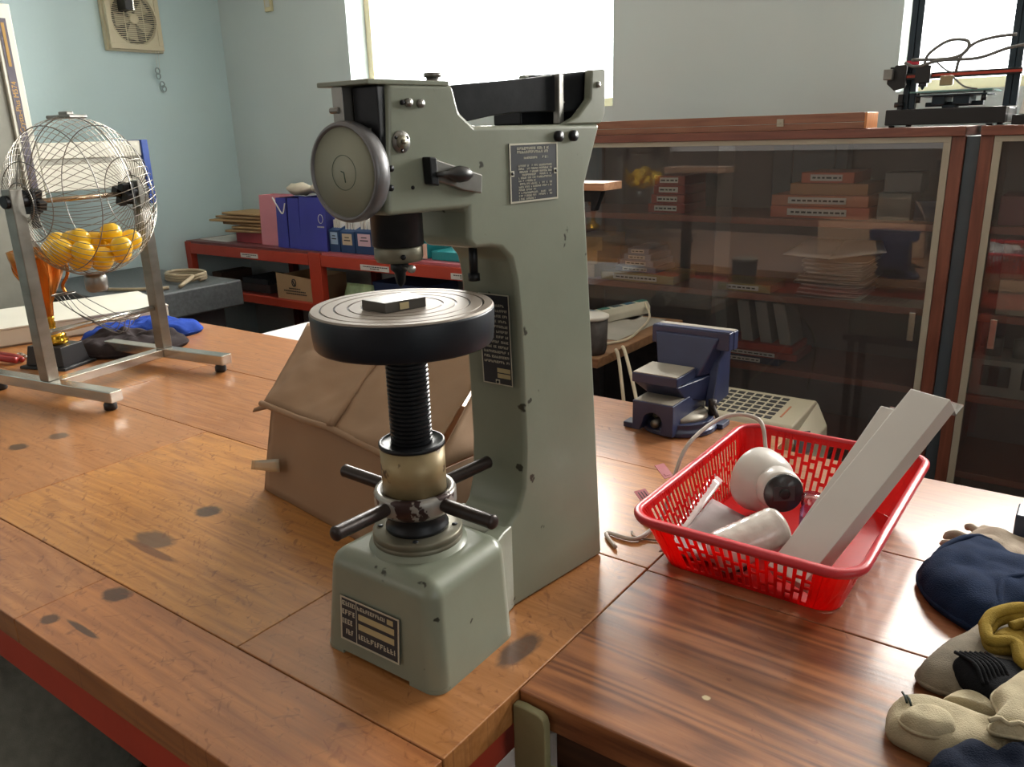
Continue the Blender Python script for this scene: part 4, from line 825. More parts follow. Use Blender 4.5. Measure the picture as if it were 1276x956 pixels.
bm = BM(); box(bm, -1.70, -1.66, 2.60, 2.64, .7905, 1.3445); box(bm, -1.66, -1.52, 2.61, 2.63, 1.30, 1.3445); obj('post', bm, M_dark, st, .003)
bm = BM(); hexa(bm, [(-1.545, 2.60, 1.27), (-1.53, 2.60, 1.27), (-1.53, 2.63, 1.27), (-1.545, 2.63, 1.27)], [(-1.545, 2.60, 1.343), (-1.50, 2.60, 1.343), (-1.50, 2.63, 1.343), (-1.545, 2.63, 1.343)]); obj('bracket', bm, M_dark, st)

# heater on a dark stool behind the table edge
sl = thing('low_stool', 'dark low stool under the cream box heater behind the worktable', 'stool', (-.75, 2.27, 0))
bm = BM(); box(bm, -.95, -.58, 2.12, 2.42, .57, .60); obj('seat', bm, M_black, sl, .004)
for x in (-.93, -.57):
    for y in (2.14, 2.37): bm = BM(); box(bm, x, x + .03, y, y + .03, 0, .5695); obj('leg', bm, M_dark, sl)
hm = thing('box_heater', 'cream box shaped blower with square grille holes behind vise and basket', 'heater', (-.75, 2.25, .6))
M_cream = mat('cream_enamel', 'b3ab95', .45, var=.05)
hx0, hx1 = -.935, -.635
bm = BM(); _add(bm, [], [])
cs = [(2.125, .60), (2.40, .60), (2.40, .752), (2.385, .758), (2.17, .745), (2.125, .705)]
def xr(y): return hx1
prism_x(bm, cs, hx0, hx1); obj('case', bm, M_cream, hm, .006)
bm = BM(); hexa(bm, [(hx1, 2.13, .60), (hx1 + .05, 2.18, .60), (hx1 + .05, 2.36, .60), (hx1, 2.40, .60)], [(hx1, 2.135, .705), (hx1 + .045, 2.19, .69), (hx1 + .045, 2.35, .70), (hx1, 2.395, .755)]); obj('end_cover', bm, M_cream, hm, .005)
bm = BM(); F = frame_M((hx1 + .03, 2.165, .705), (.7, .7, 0), (-.3, .3, .9)); box(bm, -.025, .025, -.03, .03, 0, .004, F); obj('control_panel', bm, mat('grey_control', '55565a', .4), hm)
F = frame_M((hx0 + .130, 2.277, .7515), (1, 0, 0), (0, 1, .0605))
for i in range(6):
    for j in range(7):
        bm = BM(); x = -.088 + .0275 * j; y = -.085 + .031 * i; box(bm, x, x + .0205, y, y + .018, .0, .0012, F); obj('grille_hole', bm, M_ink, hm)
bm = BM(); box(bm, .116, .121, -.06, .03, .0002, .0014, F); obj('red_mark', bm, mat('orange_print', 'b06a48', .5), hm)

# ================================================================== VISE
vs_ = thing('bench_vise', 'blue steel bench vise on the far edge of the worktable', 'vise', (-.85, 1.87, .8))
M_vb = mat('dark_blue_vise_paint', '2b3456', .4, var=.15, scale=14, bump=.1, coat=.15); M_vg = mat('ground_vise_face', 'a39c90', .5, .25, var=.1)
bm = BM(); lathe(bm, [(.098, .8005), (.098, .812), (.088, .818), (.088, .832)], 40, Matrix.Translation((-.845, 1.875, 0))); box(bm, -.965, -.93, 1.79, 1.83, .8005, .816); box(bm, -.775, -.735, 1.90, 1.95, .8005, .814); obj('swivel_base', bm, M_vb, vs_, .003)
bm = BM(); lathe(bm, [(.074, .832), (.072, .842)], 36, Matrix.Translation((-.845, 1.875, 0))); obj('swivel_ring', bm, M_vg, vs_)
bm = BM()
ax0, ax1, zb_, zt_ = -.925, -.812, .806, .8885; n_ = 8
out = [(ax0, zb_ + .004), (ax0, zt_), (ax1, zt_), (ax1, zb_), (-.850, zb_)] + [(-.8685 + .027 * math.cos(t), .836 + .027 * math.sin(t)) for t in [PI * i / n_ for i in range(n_ + 1)]] + [(-.905, zb_ + .004)]
N_ = len(out); _add(bm, [(x, 1.765, z) for x, z in out] + [(x, 1.965, z) for x, z in out], [tuple(range(N_)), tuple(reversed(range(N_, 2 * N_)))] + [(i, (i + 1) % N_, (i + 1) % N_ + N_, i + N_) for i in range(N_)])
obj('slide_channel', bm, M_vb, vs_, .002)
bm = BM(); box(bm, ax0 + .004, ax1 - .004, 1.769, 1.84, zt_ + .0003, zt_ + .0015); obj('slide_top', bm, M_vg, vs_)
bm = BM(); cyl(bm, (-.868, 1.775, .83), (-.868, 1.96, .83), .011, seg=14); obj('screw_spindle', bm, M_steel, vs_)
bm = BM()
hexa(bm, [(-.92, 1.84, .889), (-.815, 1.84, .889), (-.80, 1.98, .842), (-.92, 1.98, .842)], [(-.945, 1.805, .925), (-.822, 1.805, .925), (-.79, 1.98, .925), (-.945, 1.98, .925)]); obj('body', bm, M_vb, vs_, .004)
bm = BM(); box(bm, -.947, -.820, 1.80, 1.915, .925, .9505); obj('anvil', bm, M_vb, vs_, .003)
bm = BM(); box(bm, -.944, -.823, 1.803, 1.912, .9506, .9525); obj('anvil_face', bm, M_vg, vs_)
bm = BM(); hexa(bm, [(-.93, 1.915, .926), (-.815, 1.915, .926), (-.79, 1.98, .926), (-.93, 1.98, .926)], [(-.955, 1.945, 1.028), (-.775, 1.945, 1.028), (-.775, 1.978, 1.028), (-.955, 1.978, 1.028)]); obj('jaw_neck', bm, M_vb, vs_, .005)
for k, y in enumerate((1.952, 1.985)):
    bm = BM(); box(bm, -.967, -.748, y, y + .028, .995 - .004 * k, 1.043 - .002 * k); jw = obj('jaw', bm, M_vb, vs_, .003)
    bm = BM(); box(bm, -.964, -.751, y + .002, y + .026, 1.0435 - .002 * k, 1.0445 - .002 * k); obj('jaw_face', bm, M_vg if k else M_vb, jw)
bm = BM(); box(bm, -.90, -.785, 2.014, 2.04, .86, 1.03); obj('moving_body', bm, M_vb, vs_, .006)
bm = BM(); prism_x(bm, [(1.93, .843), (2.04, .85), (2.04, 1.0), (1.985, .99), (1.96, .96)], -.80, -.776); obj('side_rib', bm, M_vb, vs_, .004)
bm = BM(); cyl(bm, (-.771, 1.915, .832), (-.771, 1.915, .872), .011, seg=14); cyl(bm, (-.778, 1.925, .862), (-.735, 1.862, .846), .0055, seg=10); obj('clamp_bolt', bm, M_bar, vs_)

# ================================================================== RED BASKET AND CONTENTS
bx = thing('plastic_basket', 'red slotted plastic basket holding a camera and white bars on the right worktable', 'basket', (-.41, 1.40, .8))
M_rp = plastic('red_translucent_plastic', 'e81c1c', .55)
Bb = (-.566, -.262, 1.200, 1.615); Tb = (-.598, -.230, 1.150, 1.690); ZB, ZT = .803, .906
def rr_pts(b, r, seg=6):
    x0, x1, y0, y1 = b; out = []
    for (cx, cy, a0) in ((x1 - r, y0 + r, -PI / 2), (x1 - r, y1 - r, 0), (x0 + r, y1 - r, PI / 2), (x0 + r, y0 + r, PI)):
        for k in range(seg + 1): a = a0 + PI / 2 * k / seg; out.append(Vector((cx + r * math.cos(a), cy + r * math.sin(a), 0)))
    return out
r0, r1 = .035, .042
bo, to = rr_pts(Bb, r0), rr_pts(Tb, r1)
def wallpt(i, j, u, v):   # between outline points i and j, u along, v up
    b = bo[i].lerp(bo[j], u); t = to[i].lerp(to[j], u); p = b.lerp(t, v); return Vector((p.x, p.y, ZB + (ZT - ZB) * v))
bm = BM(); n = len(bo)
def q4(a, b, c, d):
    f = bm.faces.new([bm.verts.new(p) for p in (a, b, c, d)])
for i in range(n):
    j = (i + 1) % n; L_ = (to[j] - to[i]).length
    if L_ < .1:
        for v in range(4): q4(wallpt(i, j, 0, v / 4), wallpt(i, j, 1, v / 4), wallpt(i, j, 1, (v + 1) / 4), wallpt(i, j, 0, (v + 1) / 4))
    else:
        pitch = .0152; m = int(L_ / pitch); breaks = ([.07, .27, .33, .62, .68, .90], [.07, .40, .46, .56, .62, .90], [.07, .20, .26, .50, .56, .90])
        for k in range(m):
            u0, u1 = k / m, (k + 1) / m; um = u0 + (u1 - u0) * .40
            q4(wallpt(i, j, u0, 0), wallpt(i, j, um, 0), wallpt(i, j, um, 1), wallpt(i, j, u0, 1))
            edge = k < 1 or k >= m - 1
            br = breaks[k % 3] if not edge else []
            z0_ = 0; segs = []
            if edge: segs = [(0, 1)]
            else:
                segs = [(0, br[0])] + [(br[t_], br[t_ + 1]) for t_ in (1, 3)] + [(br[5], 1)]
            for (a, b) in segs: q4(wallpt(i, j, um, a), wallpt(i, j, u1, a), wallpt(i, j, u1, b), wallpt(i, j, um, b))
o = obj('wall', bm, M_rp, bx); bmesh_w = o
sd = o.modifiers.new('weld', 'WELD'); sd.merge_threshold = .00005; sd = o.modifiers.new('thick', 'SOLIDIFY'); sd.thickness = .002; sd.offset = 0
bm = BM(); _o = rr_pts((Bb[0] + .001, Bb[1] - .001, Bb[2] + .001, Bb[3] - .001), r0); prism_z(bm, [(p.x, p.y) for p in _o], .8005, .8035); obj('basket_floor', bm, M_rp, bx)
bm = BM()
prof = [(.0, -.010), (.0105, -.012), (.0135, -.006), (.013, .0), (.009, .0025), (.001, .003), (-.001, .0)]   # outward, up
rim_base = rr_pts(Tb, r1, 8); N_ = len(rim_base); cxy = Vector(((Tb[0] + Tb[1]) / 2, (Tb[2] + Tb[3]) / 2, 0)); vv = []
for k in range(N_):
    p = rim_base[k]; tn = (rim_base[(k + 1) % N_] - rim_base[k - 1]).normalized(); nn = Vector((tn.y, -tn.x, 0))
    for (a, z_) in prof: vv.append((p.x + nn.x * a, p.y + nn.y * a, ZT + z_ + .004))
fs = []; pn = len(prof)
for k in range(N_):
    k2 = (k + 1) % N_
    for a in range(pn): b = (a + 1) % pn; fs.append((k * pn + a, k2 * pn + a, k2 * pn + b, k * pn + b))
_add(bm, vv, fs, None, True); obj('rim', bm, mat('red_plastic_rim', 'c6303a', .38, var=.05, coat=.1), bx)
# CCTV dome camera
dc = thing('dome_camera', 'white dome security camera lying on its side in the red basket', 'camera', (-.47, 1.45, .804))
M_cwh = mat('white_camera_plastic', 'cfcac6', .35, var=.03, coat=.2)
ax = Vector((.84, -.45, .06)).normalized(); base_c = Vector((-.505, 1.488, .876))
DM = Matrix.Translation(base_c) @ ax.to_track_quat('Z', 'Y').to_matrix().to_4x4()
bm = BM(); lathe(bm, [(.060, 0), (.0635, .003), (.0645, .012), (.0615, .034), (.054, .054), (.042, .066), (.024, .070)], 44, DM); obj('mount_shell', bm, M_cwh, dc)
bc = base_c + ax * .060 + Vector((.010, -.018, .006)); av = Vector((.60, -.76, .10)).normalized()
BMx = Matrix.Translation(bc) @ av.to_track_quat('Z', 'Y').to_matrix().to_4x4()
bm = BM(); lathe(bm, [(.012, -.040), (.030, -.030), (.0405, -.012), (.0425, .004), (.041, .020), (.038, .030)], 40, BMx); ey = obj('eyeball', bm, M_cwh, dc)
bm = BM(); lathe(bm, [(.038, .0295), (.0372, .0325), (.0355, .034)], 40, BMx); fc = obj('face', bm, mat('dark_grey_face', '2f3033', .25, var=.05, coat=.3), ey)
bm = BM(); box(bm, -.020, .020, -.014, .014, .034, .0355, BMx); obj('window_bezel', bm, mat('bezel_grey', '434548', .3), fc) if False else obj('window_bezel', bm, mat('bezel_grey', '434548', .3), ey)
bm = BM(); lathe(bm, [(.010, .0355), (.010, .039), (.007, .040)], 24, BMx); obj('lens', bm, M_black, ey)
bm = BM(); e0 = base_c + Vector((.012, .03, .045)); tube(bm, spline([e0, e0 + Vector((-.03, .03, .055)), Vector((-.60, 1.56, .965)), Vector((-.635, 1.46, .93)), Vector((-.642, 1.40, .86)), Vector((-.638, 1.35, .812)), Vector((-.64, 1.25, .806)), Vector((-.70, 1.24, .805)), Vector((-.66, 1.20, .805))], 10), .0042, 8); obj('cable', bm, mat('grey_white_cable', 'b5aaa2', .45), dc)
bm = BM(); F = DM @ Matrix.Identity(4); p = base_c + ax * .022 + Vector((0, 0, .0535))
bm = text_bm('alhua', .010, frame_M(p + Vector((.005, 0, -.0002)), (.75, -.5, -.05), (.45, .75, .25)), .0004); obj('maker_mark', bm, mat('grey_print', '77747a', .5), dc)
# tags on the cable
for k, (pp, an) in enumerate((((-.655, 1.335, .835), .3), ((-.668, 1.43, .865), .2))):
    bm = BM(); F = frame_M(pp, (.45, -.25, -.22), (.35, .75, .0)); box(bm, -.045, .0, -.014, .014, 0, .0012, F) if k == 0 else box(bm, -.030, .010, -.012, .012, 0, .0012, F)
    box(bm, -.002, .004, -.006, .006, -.001, .002, F)
    o = obj('cable_tag', bm, mat('pink_red_tag', 'b0606a', .5), dc)
    if k == 0:
        bm = BM()
        for r_ in range(3): box(bm, -.04, -.016 + .003 * r_, -.008 + r_ * .007, -.006 + r_ * .007, .0012, .0016, F)
        obj('lettering', bm, M_ink, o)
# wrapped roll
rl = thing('wrapped_cup_roll', 'shiny white plastic wrapped roll lying in the front of the red basket', 'roll', (-.41, 1.25, .804))
a = Vector((-.462, 1.215, .846)); e = Vector((-.398, 1.305, .872)); d = (e - a); Mx = Matrix.Translation(a) @ d.to_track_quat('Z', 'Y').to_matrix().to_4x4(); L_ = d.length
bm = BM(); pf = [(.028, -.01), (.036, -.006)]
for k in range(9): pf += [(.0372 + .0006 * (k % 2), L_ * k / 9), (.0382, L_ * (k + .6) / 9)]
pf += [(.0385, L_), (.0345, L_ + .007), (.02, L_ + .008), (.001, L_ + .006)]
lathe(bm, pf, 36, Mx); obj('cup_stack', bm, mat('pearly_white_wrap', 'cdc6c0', .2, var=.1, scale=30, coat=.8, bump=.3, bscale=60), rl)
# transparent bottle
bt = thing('clear_bottle', 'clear pinkish plastic bottle standing between the camera and white bars', 'bottle', (-.375, 1.42, .804))
bm = BM(); lathe(bm, [(.018, .805), (.0205, .808), (.0205, .862), (.018, .872), (.0195, .876), (.0195, .893), (.017, .896)], 28, Matrix.Translation((-.372, 1.425, 0))); obj('body', bm, glass('pinkish_clear_plastic', .18, (.86, .72, .84, 1), .05), bt)
bm = BM(); lathe(bm, [(.0185, .806), (.0185, .84)], 24, Matrix.Translation((-.372, 1.425, 0))); obj('contents', bm, mat('lilac_contents', '8a7090', .4), bt)
# foil packet
bm = BM(); crump(bm, ((-.560, 1.215, .815), (-.475, 1.235, .810), (-.495, 1.42, .812), (-.572, 1.44, .822)), 12, 12, .006, 6, .010); o = obj('foil_packet', bm, mat('pale_grey_packet', 'a39a9c', .3, var=.18, scale=12, coat=.5, bump=.3, bscale=40)); tag(place(o, (-.52, 1.3, .805)), 'greyish printed plastic packet lying flat in the left of the basket', 'packet')
bm = BM(); crump(bm, ((-.578, 1.215, .812), (-.562, 1.225, .812), (-.570, 1.49, .85), (-.590, 1.49, .862)), 4, 14, .004, 9, .002); obj('clear_flap', bm, mat('clear_wrap_film', 'cbbdbd', .15, var=.2, scale=30, coat=1), o)
bm = BM(); sphere(bm, (-.445, 1.236, .820), .014, 14, 9, (1.9, 1, .9)); simple('black_plug', bm, M_black, 'small black part on the basket floor behind the front slots', 'plug', (-.445, 1.236, .805), 0)
# two white trunking bars
def bar(lab, s, e, w, th, group):
    s = Vector(s); e = Vector(e); d = (e - s); F = frame_M(s, (d.y, -d.x, 0), d.normalized())     # x across, y along, z out
    ez = F.col[2].xyz
    t = thing('trunking_bar', lab, 'bar', s, 0, group)
    bm = BM(); box(bm, -w / 2, w / 2, 0, d.length, -th, 0, F); obj('channel', bm, mat('white_pvc', 'c3bfbb', .4, var=.03), t, .0015)
    bm = BM(); box(bm, -w / 2 + .004, w / 2 + .006, d.length - .01, d.length + .016, -th - .002, -th + .0, F); obj('wrap_end', bm, glass('clear_film', .25, (.8, .8, .8, 1), .1), t)
    return t
bar('upper white trunking bar leaning out of the basket over its right rim', (-.345, 1.195, .850), (-.210, 1.492, 1.100), .074, .030, 'white trunking bars')
bar('lower white trunking bar, mostly hidden beneath the upper one', (-.356, 1.225, .829), (-.262, 1.505, 1.058), .060, .020, 'white trunking bars')

# thin cable with a plug by the tester
cb = thing('thin_cable', 'thin beige cable with small plug running from the tester to the basket', 'cable', (-.64, 1.2, .8))
bm = BM(); tube(bm, spline([(-.665, 1.275, .803), (-.655, 1.262, .803), (-.63, 1.262, .803), (-.60, 1.275, .803), (-.575, 1.30, .803)], 8), .002, 6); obj('wire', bm, mat('brown_grey_wire', '8f7a66', .5), cb)
bm = BM(); tube(bm, [(-.690, 1.36, .808), (-.668, 1.335, .808), (-.655, 1.32, .808)], .005, 8); obj('plug', bm, M_cab, cb)
bm = BM(); tube(bm, spline([(-.655, 1.32, .806), (-.63, 1.31, .804), (-.60, 1.31, .803)], 5), .002, 6); obj('wire', bm, mat('brown_grey_wire', '8f7a66', .5), cb)

# ================================================================== GLOVES AND CLOTHS AT THE RIGHT
F_be = fabric('beige_grey_knit', 'a59788'); F_nv = fabric('navy_blue_knit', '1c2a45'); F_gr = fabric('grey_olive_knit', '857d70'); F_ye = fabric('mustard_knit', '8f7834'); F_bk = fabric('black_knit', '15161a'); F_cr = fabric('cream_cotton', 'b3a88e'); F_n2 = fabric('dark_navy_cloth', '121a2c')
g1 = thing('work_glove', 'beige grey work glove with curled fingers at the back of the pile', 'glove', (-.10, 1.54, .8), 0)
blanket('palm', [(-.135, 1.535), (-.13, 1.575), (-.115, 1.615), (-.085, 1.60), (-.04, 1.60), (.0, 1.58), (.0, 1.47), (-.06, 1.46), (-.11, 1.485)], .801, .036, 4, F_be, '', '', parent=g1, fold=.6, hem=False)
for (p0, p1, p2, r_) in (((-.115, 1.545, .815), (-.145, 1.552, .822), (-.166, 1.548, .812), .0105), ((-.12, 1.52, .812), (-.15, 1.525, .815), (-.168, 1.528, .808), .0085), ((-.118, 1.50, .812), (-.140, 1.503, .812), (-.153, 1.495, .809), .0085), ((-.11, 1.585, .818), (-.128, 1.60, .822), (-.138, 1.605, .814), .008)):
    bm = BM(); tube(bm, spline([p0, p1, p2], 6), lambda t, r_=r_: r_ * (1 - .25 * t - .6 * max(0, t - .85) / .15), 10); obj('finger', bm, F_be, g1)
o = blanket('navy_glove', [(-.176, 1.372), (-.172, 1.43), (-.141, 1.515), (-.115, 1.552), (-.082, 1.54), (-.05, 1.50), (-.01, 1.49), (.02, 1.44), (.01, 1.36), (-.035, 1.30), (-.059, 1.258), (-.10, 1.272), (-.150, 1.315)], .801, .055, 8, F_nv, 'navy blue glove cuff lying left of the beige glove and in front of it', 'glove', fold=.3, fscale=13)
bm = BM(); tube(bm, spline([(-.158, 1.385, .838), (-.153, 1.43, .846), (-.130, 1.485, .849), (-.108, 1.515, .845), (-.088, 1.507, .846)], 8), .0055, 8); obj('cuff_seam', bm, F_nv, o)
bm = BM(); tube(bm, spline([(-.050, 1.29, .838), (-.055, 1.33, .849), (-.05, 1.37, .853), (-.02, 1.40, .853)], 8), .006, 8); obj('fold', bm, F_nv, o)
o = blanket('grey_glove', [(-.124, 1.090), (-.115, 1.15), (-.092, 1.20), (-.065, 1.285), (-.04, 1.355), (-.02, 1.375), (.03, 1.36), (.04, 1.2), (-.01, 1.13), (-.068, 1.083)], .801, .042, 15, F_gr, 'grey olive glove lying flat between the navy glove and the cream gloves', 'glove', fold=.25, fscale=9)
yo = thing('mustard_glove_cuff', 'mustard yellow glove cuff rolled open on top of the grey glove', 'glove', (-.02, 1.2, .84))
bm = BM()
ring = [(-.061, 1.194, .862), (-.052, 1.225, .868), (-.02, 1.262, .868), (.02, 1.262, .862), (.03, 1.21, .855), (.02, 1.15, .852), (-.008, 1.140, .852), (-.022, 1.172, .860), (-.05, 1.165, .858)]
rg = spline([Vector(p) for p in ring] + [Vector(ring[0])], 6)[:-1]
tube(bm, rg, .0085, 10, True); tube(bm, [p + Vector((.004, .0, -.012)) for p in rg], .0085, 10, True); obj('rolled_rim', bm, F_ye, yo)
blanket('inside', [(-.052, 1.19), (-.03, 1.235), (.0, 1.25), (.022, 1.22), (.015, 1.16), (-.01, 1.155), (-.025, 1.18)], .843, .016, 5, F_ye, '', '', parent=yo, hem=False, fold=.9)
bm = BM(); tube(bm, spline([(-.03, 1.21, .862), (-.01, 1.225, .868), (.005, 1.20, .870), (.02, 1.17, .862)], 6), .007, 8); obj('fold', bm, F_ye, yo)
o = blanket('black_glove_cuff', [(-.088, 1.122), (-.066, 1.148), (-.035, 1.155), (-.0, 1.15), (.0, 1.09), (-.02, 1.055), (-.050, 1.068), (-.079, 1.095)], .822, .03, 9, F_bk, 'black ribbed glove cuff below the mustard glove', 'glove', fold=.3, hem=False)
for k in range(7):
    bm = BM(); t = k / 6; tube(bm, spline([(-.086 + .034 * t, 1.125 - .056 * t * 0 + .02 * t, .848), (-.060 + .03 * t, 1.098 + .018 * t, .856), (-.045 + .03 * t, 1.072 + .02 * t, .846)], 6), .0028, 6); obj('rib', bm, F_bk, o)
g2 = thing('cream_glove', 'cream cotton glove nearest the camera with dark printed stripes', 'glove', (-.07, .985, .8))
blanket('palm', [(-.139, .972), (-.139, 1.008), (-.130, 1.026), (-.10, 1.036), (-.05, 1.036), (.01, 1.03), (.02, .98), (-.02, .955), (-.06, .940), (-.105, .945), (-.130, .953)], .801, .040, 31, F_cr, '', '', parent=g2, fold=.35, hem=False)
blanket('thumb', [(-.122, .958), (-.112, .985), (-.092, .997), (-.068, .990), (-.060, .966), (-.078, .950), (-.105, .946)], .828, .024, 33, F_cr, '', '', parent=g2, fold=.3)
for k in range(5):
    bm = BM(); x = -.128 + .006 * k; tube(bm, [(x - .002, 1.016 - .004 * k, .834), (x + .003, 1.004 - .004 * k, .8385), (x + .008, .990 - .004 * k, .8395)], .0016, 5); obj('stripe', bm, mat('dark_green_stripe', '1f2f28', .8), g2)
blanket('cream_glove', [(-.09, 1.035), (-.070, 1.075), (-.053, 1.077), (-.026, 1.058), (-.01, 1.03), (-.02, 1.037), (-.06, 1.038)], .802, .036, 40, F_cr, 'cream cotton glove fingertip peeking out behind the striped cream glove', 'glove', fold=.4, hem=False)
o = blanket('cream_glove', [(-.033, 1.05), (-.020, 1.088), (.0, 1.13), (.03, 1.12), (.045, 1.0), (.007, .985), (-.028, .978), (-.022, 1.015)], .842, .026, 51, F_cr, 'cream cotton glove cuff with frayed edge lying on top at the right edge', 'glove', fold=.35)
bm = BM(); tube(bm, spline([(-.030, .978, .862), (-.02, .984, .866), (-.01, .982, .864), (.0, .988, .866), (.01, .986, .865)], 6), .003, 6); obj('frayed_edge', bm, F_cr, o)
blanket('dark_navy_cloth', [(-.080, .905), (-.067, .945), (-.050, .972), (-.03, .960), (0, .955), (.02, 1.0), (.05, .95), (.04, .88), (-.06, .87)], .801, .048, 60, F_n2, 'dark navy cloth at the bottom right corner in front of the cream gloves', 'cloth', fold=.7)
bm = BM(); box(bm, -.062, .03, 1.60, 1.66, .8005, .865); simple('dark_case', bm, mat('dark_slate_case', '3a4254', .4), 'dark slate coloured case edge at the right border above the gloves', 'case', (-.02, 1.63, .8), .003)

# ================================================================== GLASS CABINETS
M_cabw = wood('cabinet_red_wood', '86503f', '66382d', .8, rough=.35, coat=.2, along='x'); M_cabz = wood('cabinet_red_wood_upright', '86503f', '66382d', .8, rough=.35, coat=.2, along='z')
M_trim = mat('pale_door_trim', 'aba493', .45, var=.05); M_in = mat('haze_lifted_inside', '7a7274', .6, var=.08); M_shelf = mat('brown_red_shelf', '8f5444', .45, var=.08)  # M_in is lightened to imitate haze over the cabinet inside
CY0, CY1 = 3.15, 3.62
def cabinet(lab, x0, x1, post_l, post_r, handles):
    t = thing('glass_cabinet', lab, 'cabinet', ((x0 + x1) / 2, 3.4, 0))
    bm = BM(); box(bm, x0, x1, CY0 - .01, CY1, 1.497, 1.528); obj('top_board', bm, M_cabw, t, .002)
    bm = BM(); box(bm, x0 + .002, x1 - .002, CY1 - .012, CY1 - .002, .06, 1.4965); obj('back_panel', bm, M_in, t)
    for x in (x0, x1 - .04): bm = BM(); box(bm, x, x + .04, CY0, CY1 - .013, 0, 1.4965); obj('side_panel', bm, M_cabz, t, .002)
    bm = BM(); box(bm, x0 + .041, x1 - .041, CY0 + .01, CY1 - .02, 0, .08); obj('plinth', bm, M_in, t)
    for z_ in (1.175, .872, .575, .28):
        bm = BM(); box(bm, x0 + .041, x1 - .041, CY0 + .05, CY1 - .013, z_, z_ + .026); obj('shelf', bm, M_shelf, t, .002)
    # pale door trim
    bm = BM(); box(bm, x0 + .041, x1 - .041, CY0 - .004, CY0 + .012, 1.478, 1.496); obj('door_trim', bm, M_trim, t)
    bm = BM(); box(bm, x0 + .041, x1 - .041, CY0 - .004, CY0 + .012, .081, .10); obj('door_trim', bm, M_trim, t)
    for x in (x0 + .041, x1 - .041 - .022): bm = BM(); box(bm, x, x + .022, CY0 - .004, CY0 + .012, .1005, 1.4775); obj('door_trim', bm, M_trim, t)
    xm = (x0 + x1) / 2
    for k, (a, b) in enumerate(((x0 + .064, xm + .03), (xm - .03, x1 - .064))):
        bm = BM(); y = CY0 + .014 + .012 * (1 - k); box(bm, a, b, y, y + .005, .101, 1.477); d = obj('glass_door', bm, glass('cabinet_glass', .05, (.92, .93, .93, 1) , 0, .035), t)
        for hx in handles:
            if a < hx < b: bm = BM(); box(bm, hx, hx + .022, y - .009, y - .0005, .785, .89); obj('handle', bm, M_chrome, d, .002)
    return t
cab1 = cabinet('wide wooden cabinet with sliding glass doors behind the red basket', -2.10, -.437, 0, 0, (-.545,))
cab2 = cabinet('second glass door cabinet at the right edge, right of the grey strip', -.393, 1.15, 0, 0, (-.29,))
bm = BM(); box(bm, -.4355, -.3945, 3.17, 3.6, 0, 1.4965); o = obj('gap_slab', bm, mat('slate_grey_gap', '4d5a63', .4, var=.05), None, .002); tag(place(o, (-.415, 3.4, 0)), 'slate grey slab standing in for the dark gap between the two glass cabinets', 'panel')  # dark slab added in place of the shaded gap between the cabinets
# wooden long case on the cabinet
lc = thing('long_wooden_case', 'long flat brown wooden case lying on top of the wide cabinet', 'case', (-1.3, 3.24, 1.529))
M_lc = wood('case_wood', '96684f', '7a4c3a', 1.0, rough=.4, coat=.15); M_lce = wood('case_end_wood', 'cf8a4e', 'b06c36', 1.0, along='z')
bm = BM(); box(bm, -1.98, -.7655, 3.17, 3.33, 1.5525, 1.584); obj('lid', bm, M_lc, lc, .0015)
bm = BM(); box(bm, -1.98, -.7655, 3.17, 3.33, 1.529, 1.5515); obj('tray', bm, M_lc, lc, .0015)
bm = BM(); box(bm, -.765, -.757, 3.17, 3.33, 1.529, 1.584); obj('end_panel', bm, M_lce, lc, .0015)
bm = BM(); box(bm, -1.075, -1.05, 3.164, 3.1695, 1.543, 1.57); cyl(bm, (-1.0625, 3.162, 1.556), (-1.0625, 3.164, 1.556), .005, seg=10); obj('clasp', bm, M_trim, lc, .001)
# contents seen through the glass
def ibox(nm, lab, cat, x0, x1, y0, y1, z0, z1, m, lm=None, grp=None, txt=True):
    t = thing(nm, lab, cat, ((x0 + x1) / 2, (y0 + y1) / 2, z0), 0, grp)
    bm = BM(); box(bm, x0, x1, y0, y1, z0, z1); obj('case', bm, m, t, .003)
    if lm:
        w = x1 - x0; h = z1 - z0
        bm = BM(); box(bm, x0 + w * .18, x0 + w * .78, y0 - .002, y0 - .0003, z0 + h * .22, z0 + h * .8); l_ = obj('spine_label', bm, lm, t)
        bm = BM(); rr = random.Random(int(x0 * 1000 + z0 * 777)); x = x0 + w * .22
        while x < x0 + w * .74: q = rr.uniform(.008, .02); box(bm, x, min(x + q, x0 + w * .76), y0 - .003, y0 - .0021, z0 + h * .42, z0 + h * .58); x += q + .006
        obj('lettering', bm, M_ink, l_)
    return t
M_or = mat('orange_box_file', 'c4694c', .5, var=.06); M_tn = mat('tan_box_file', 'b5855c', .5, var=.06); M_rd = mat('dark_red_box_file', '9a3f38', .5, var=.06); M_kb = mat('kraft_small_box', 'b8935c', .7, var=.08)
zz = 1.2015
for k, (x0, x1, h, m, wd) in enumerate(((-1.107, -.736, .044, M_or, 'bottom orange'), (-1.105, -.742, .042, mat('salmon_box_file', 'c07a5c', .5), 'second salmon'), (-1.035, -.748, .043, M_tn, 'third tan'), (-.995, -.80, .040, M_or, 'topmost short orange'))):
    ibox('box_file', wd + ' box file in the four high stack on the top cabinet shelf', 'box file', x0, x1, 3.25, 3.5, zz, zz + h, m, M_white_paper if k != 2 else None, 'stack of orange box files on the top shelf'); zz += h + .001
zz = 1.2015
for k, (x0, x1) in enumerate(((-1.65, -1.475), (-1.635, -1.478), (-1.625, -1.478), (-1.62, -1.48))):
    ibox('box_file', ('bottom', 'second', 'third', 'top')[k] + ' dark red box file in the narrow stack on the top shelf', 'box file', x0, x1, 3.26, 3.48, zz, zz + .038, M_rd, M_white_paper, 'stack of dark red box files on the top shelf'); zz += .039
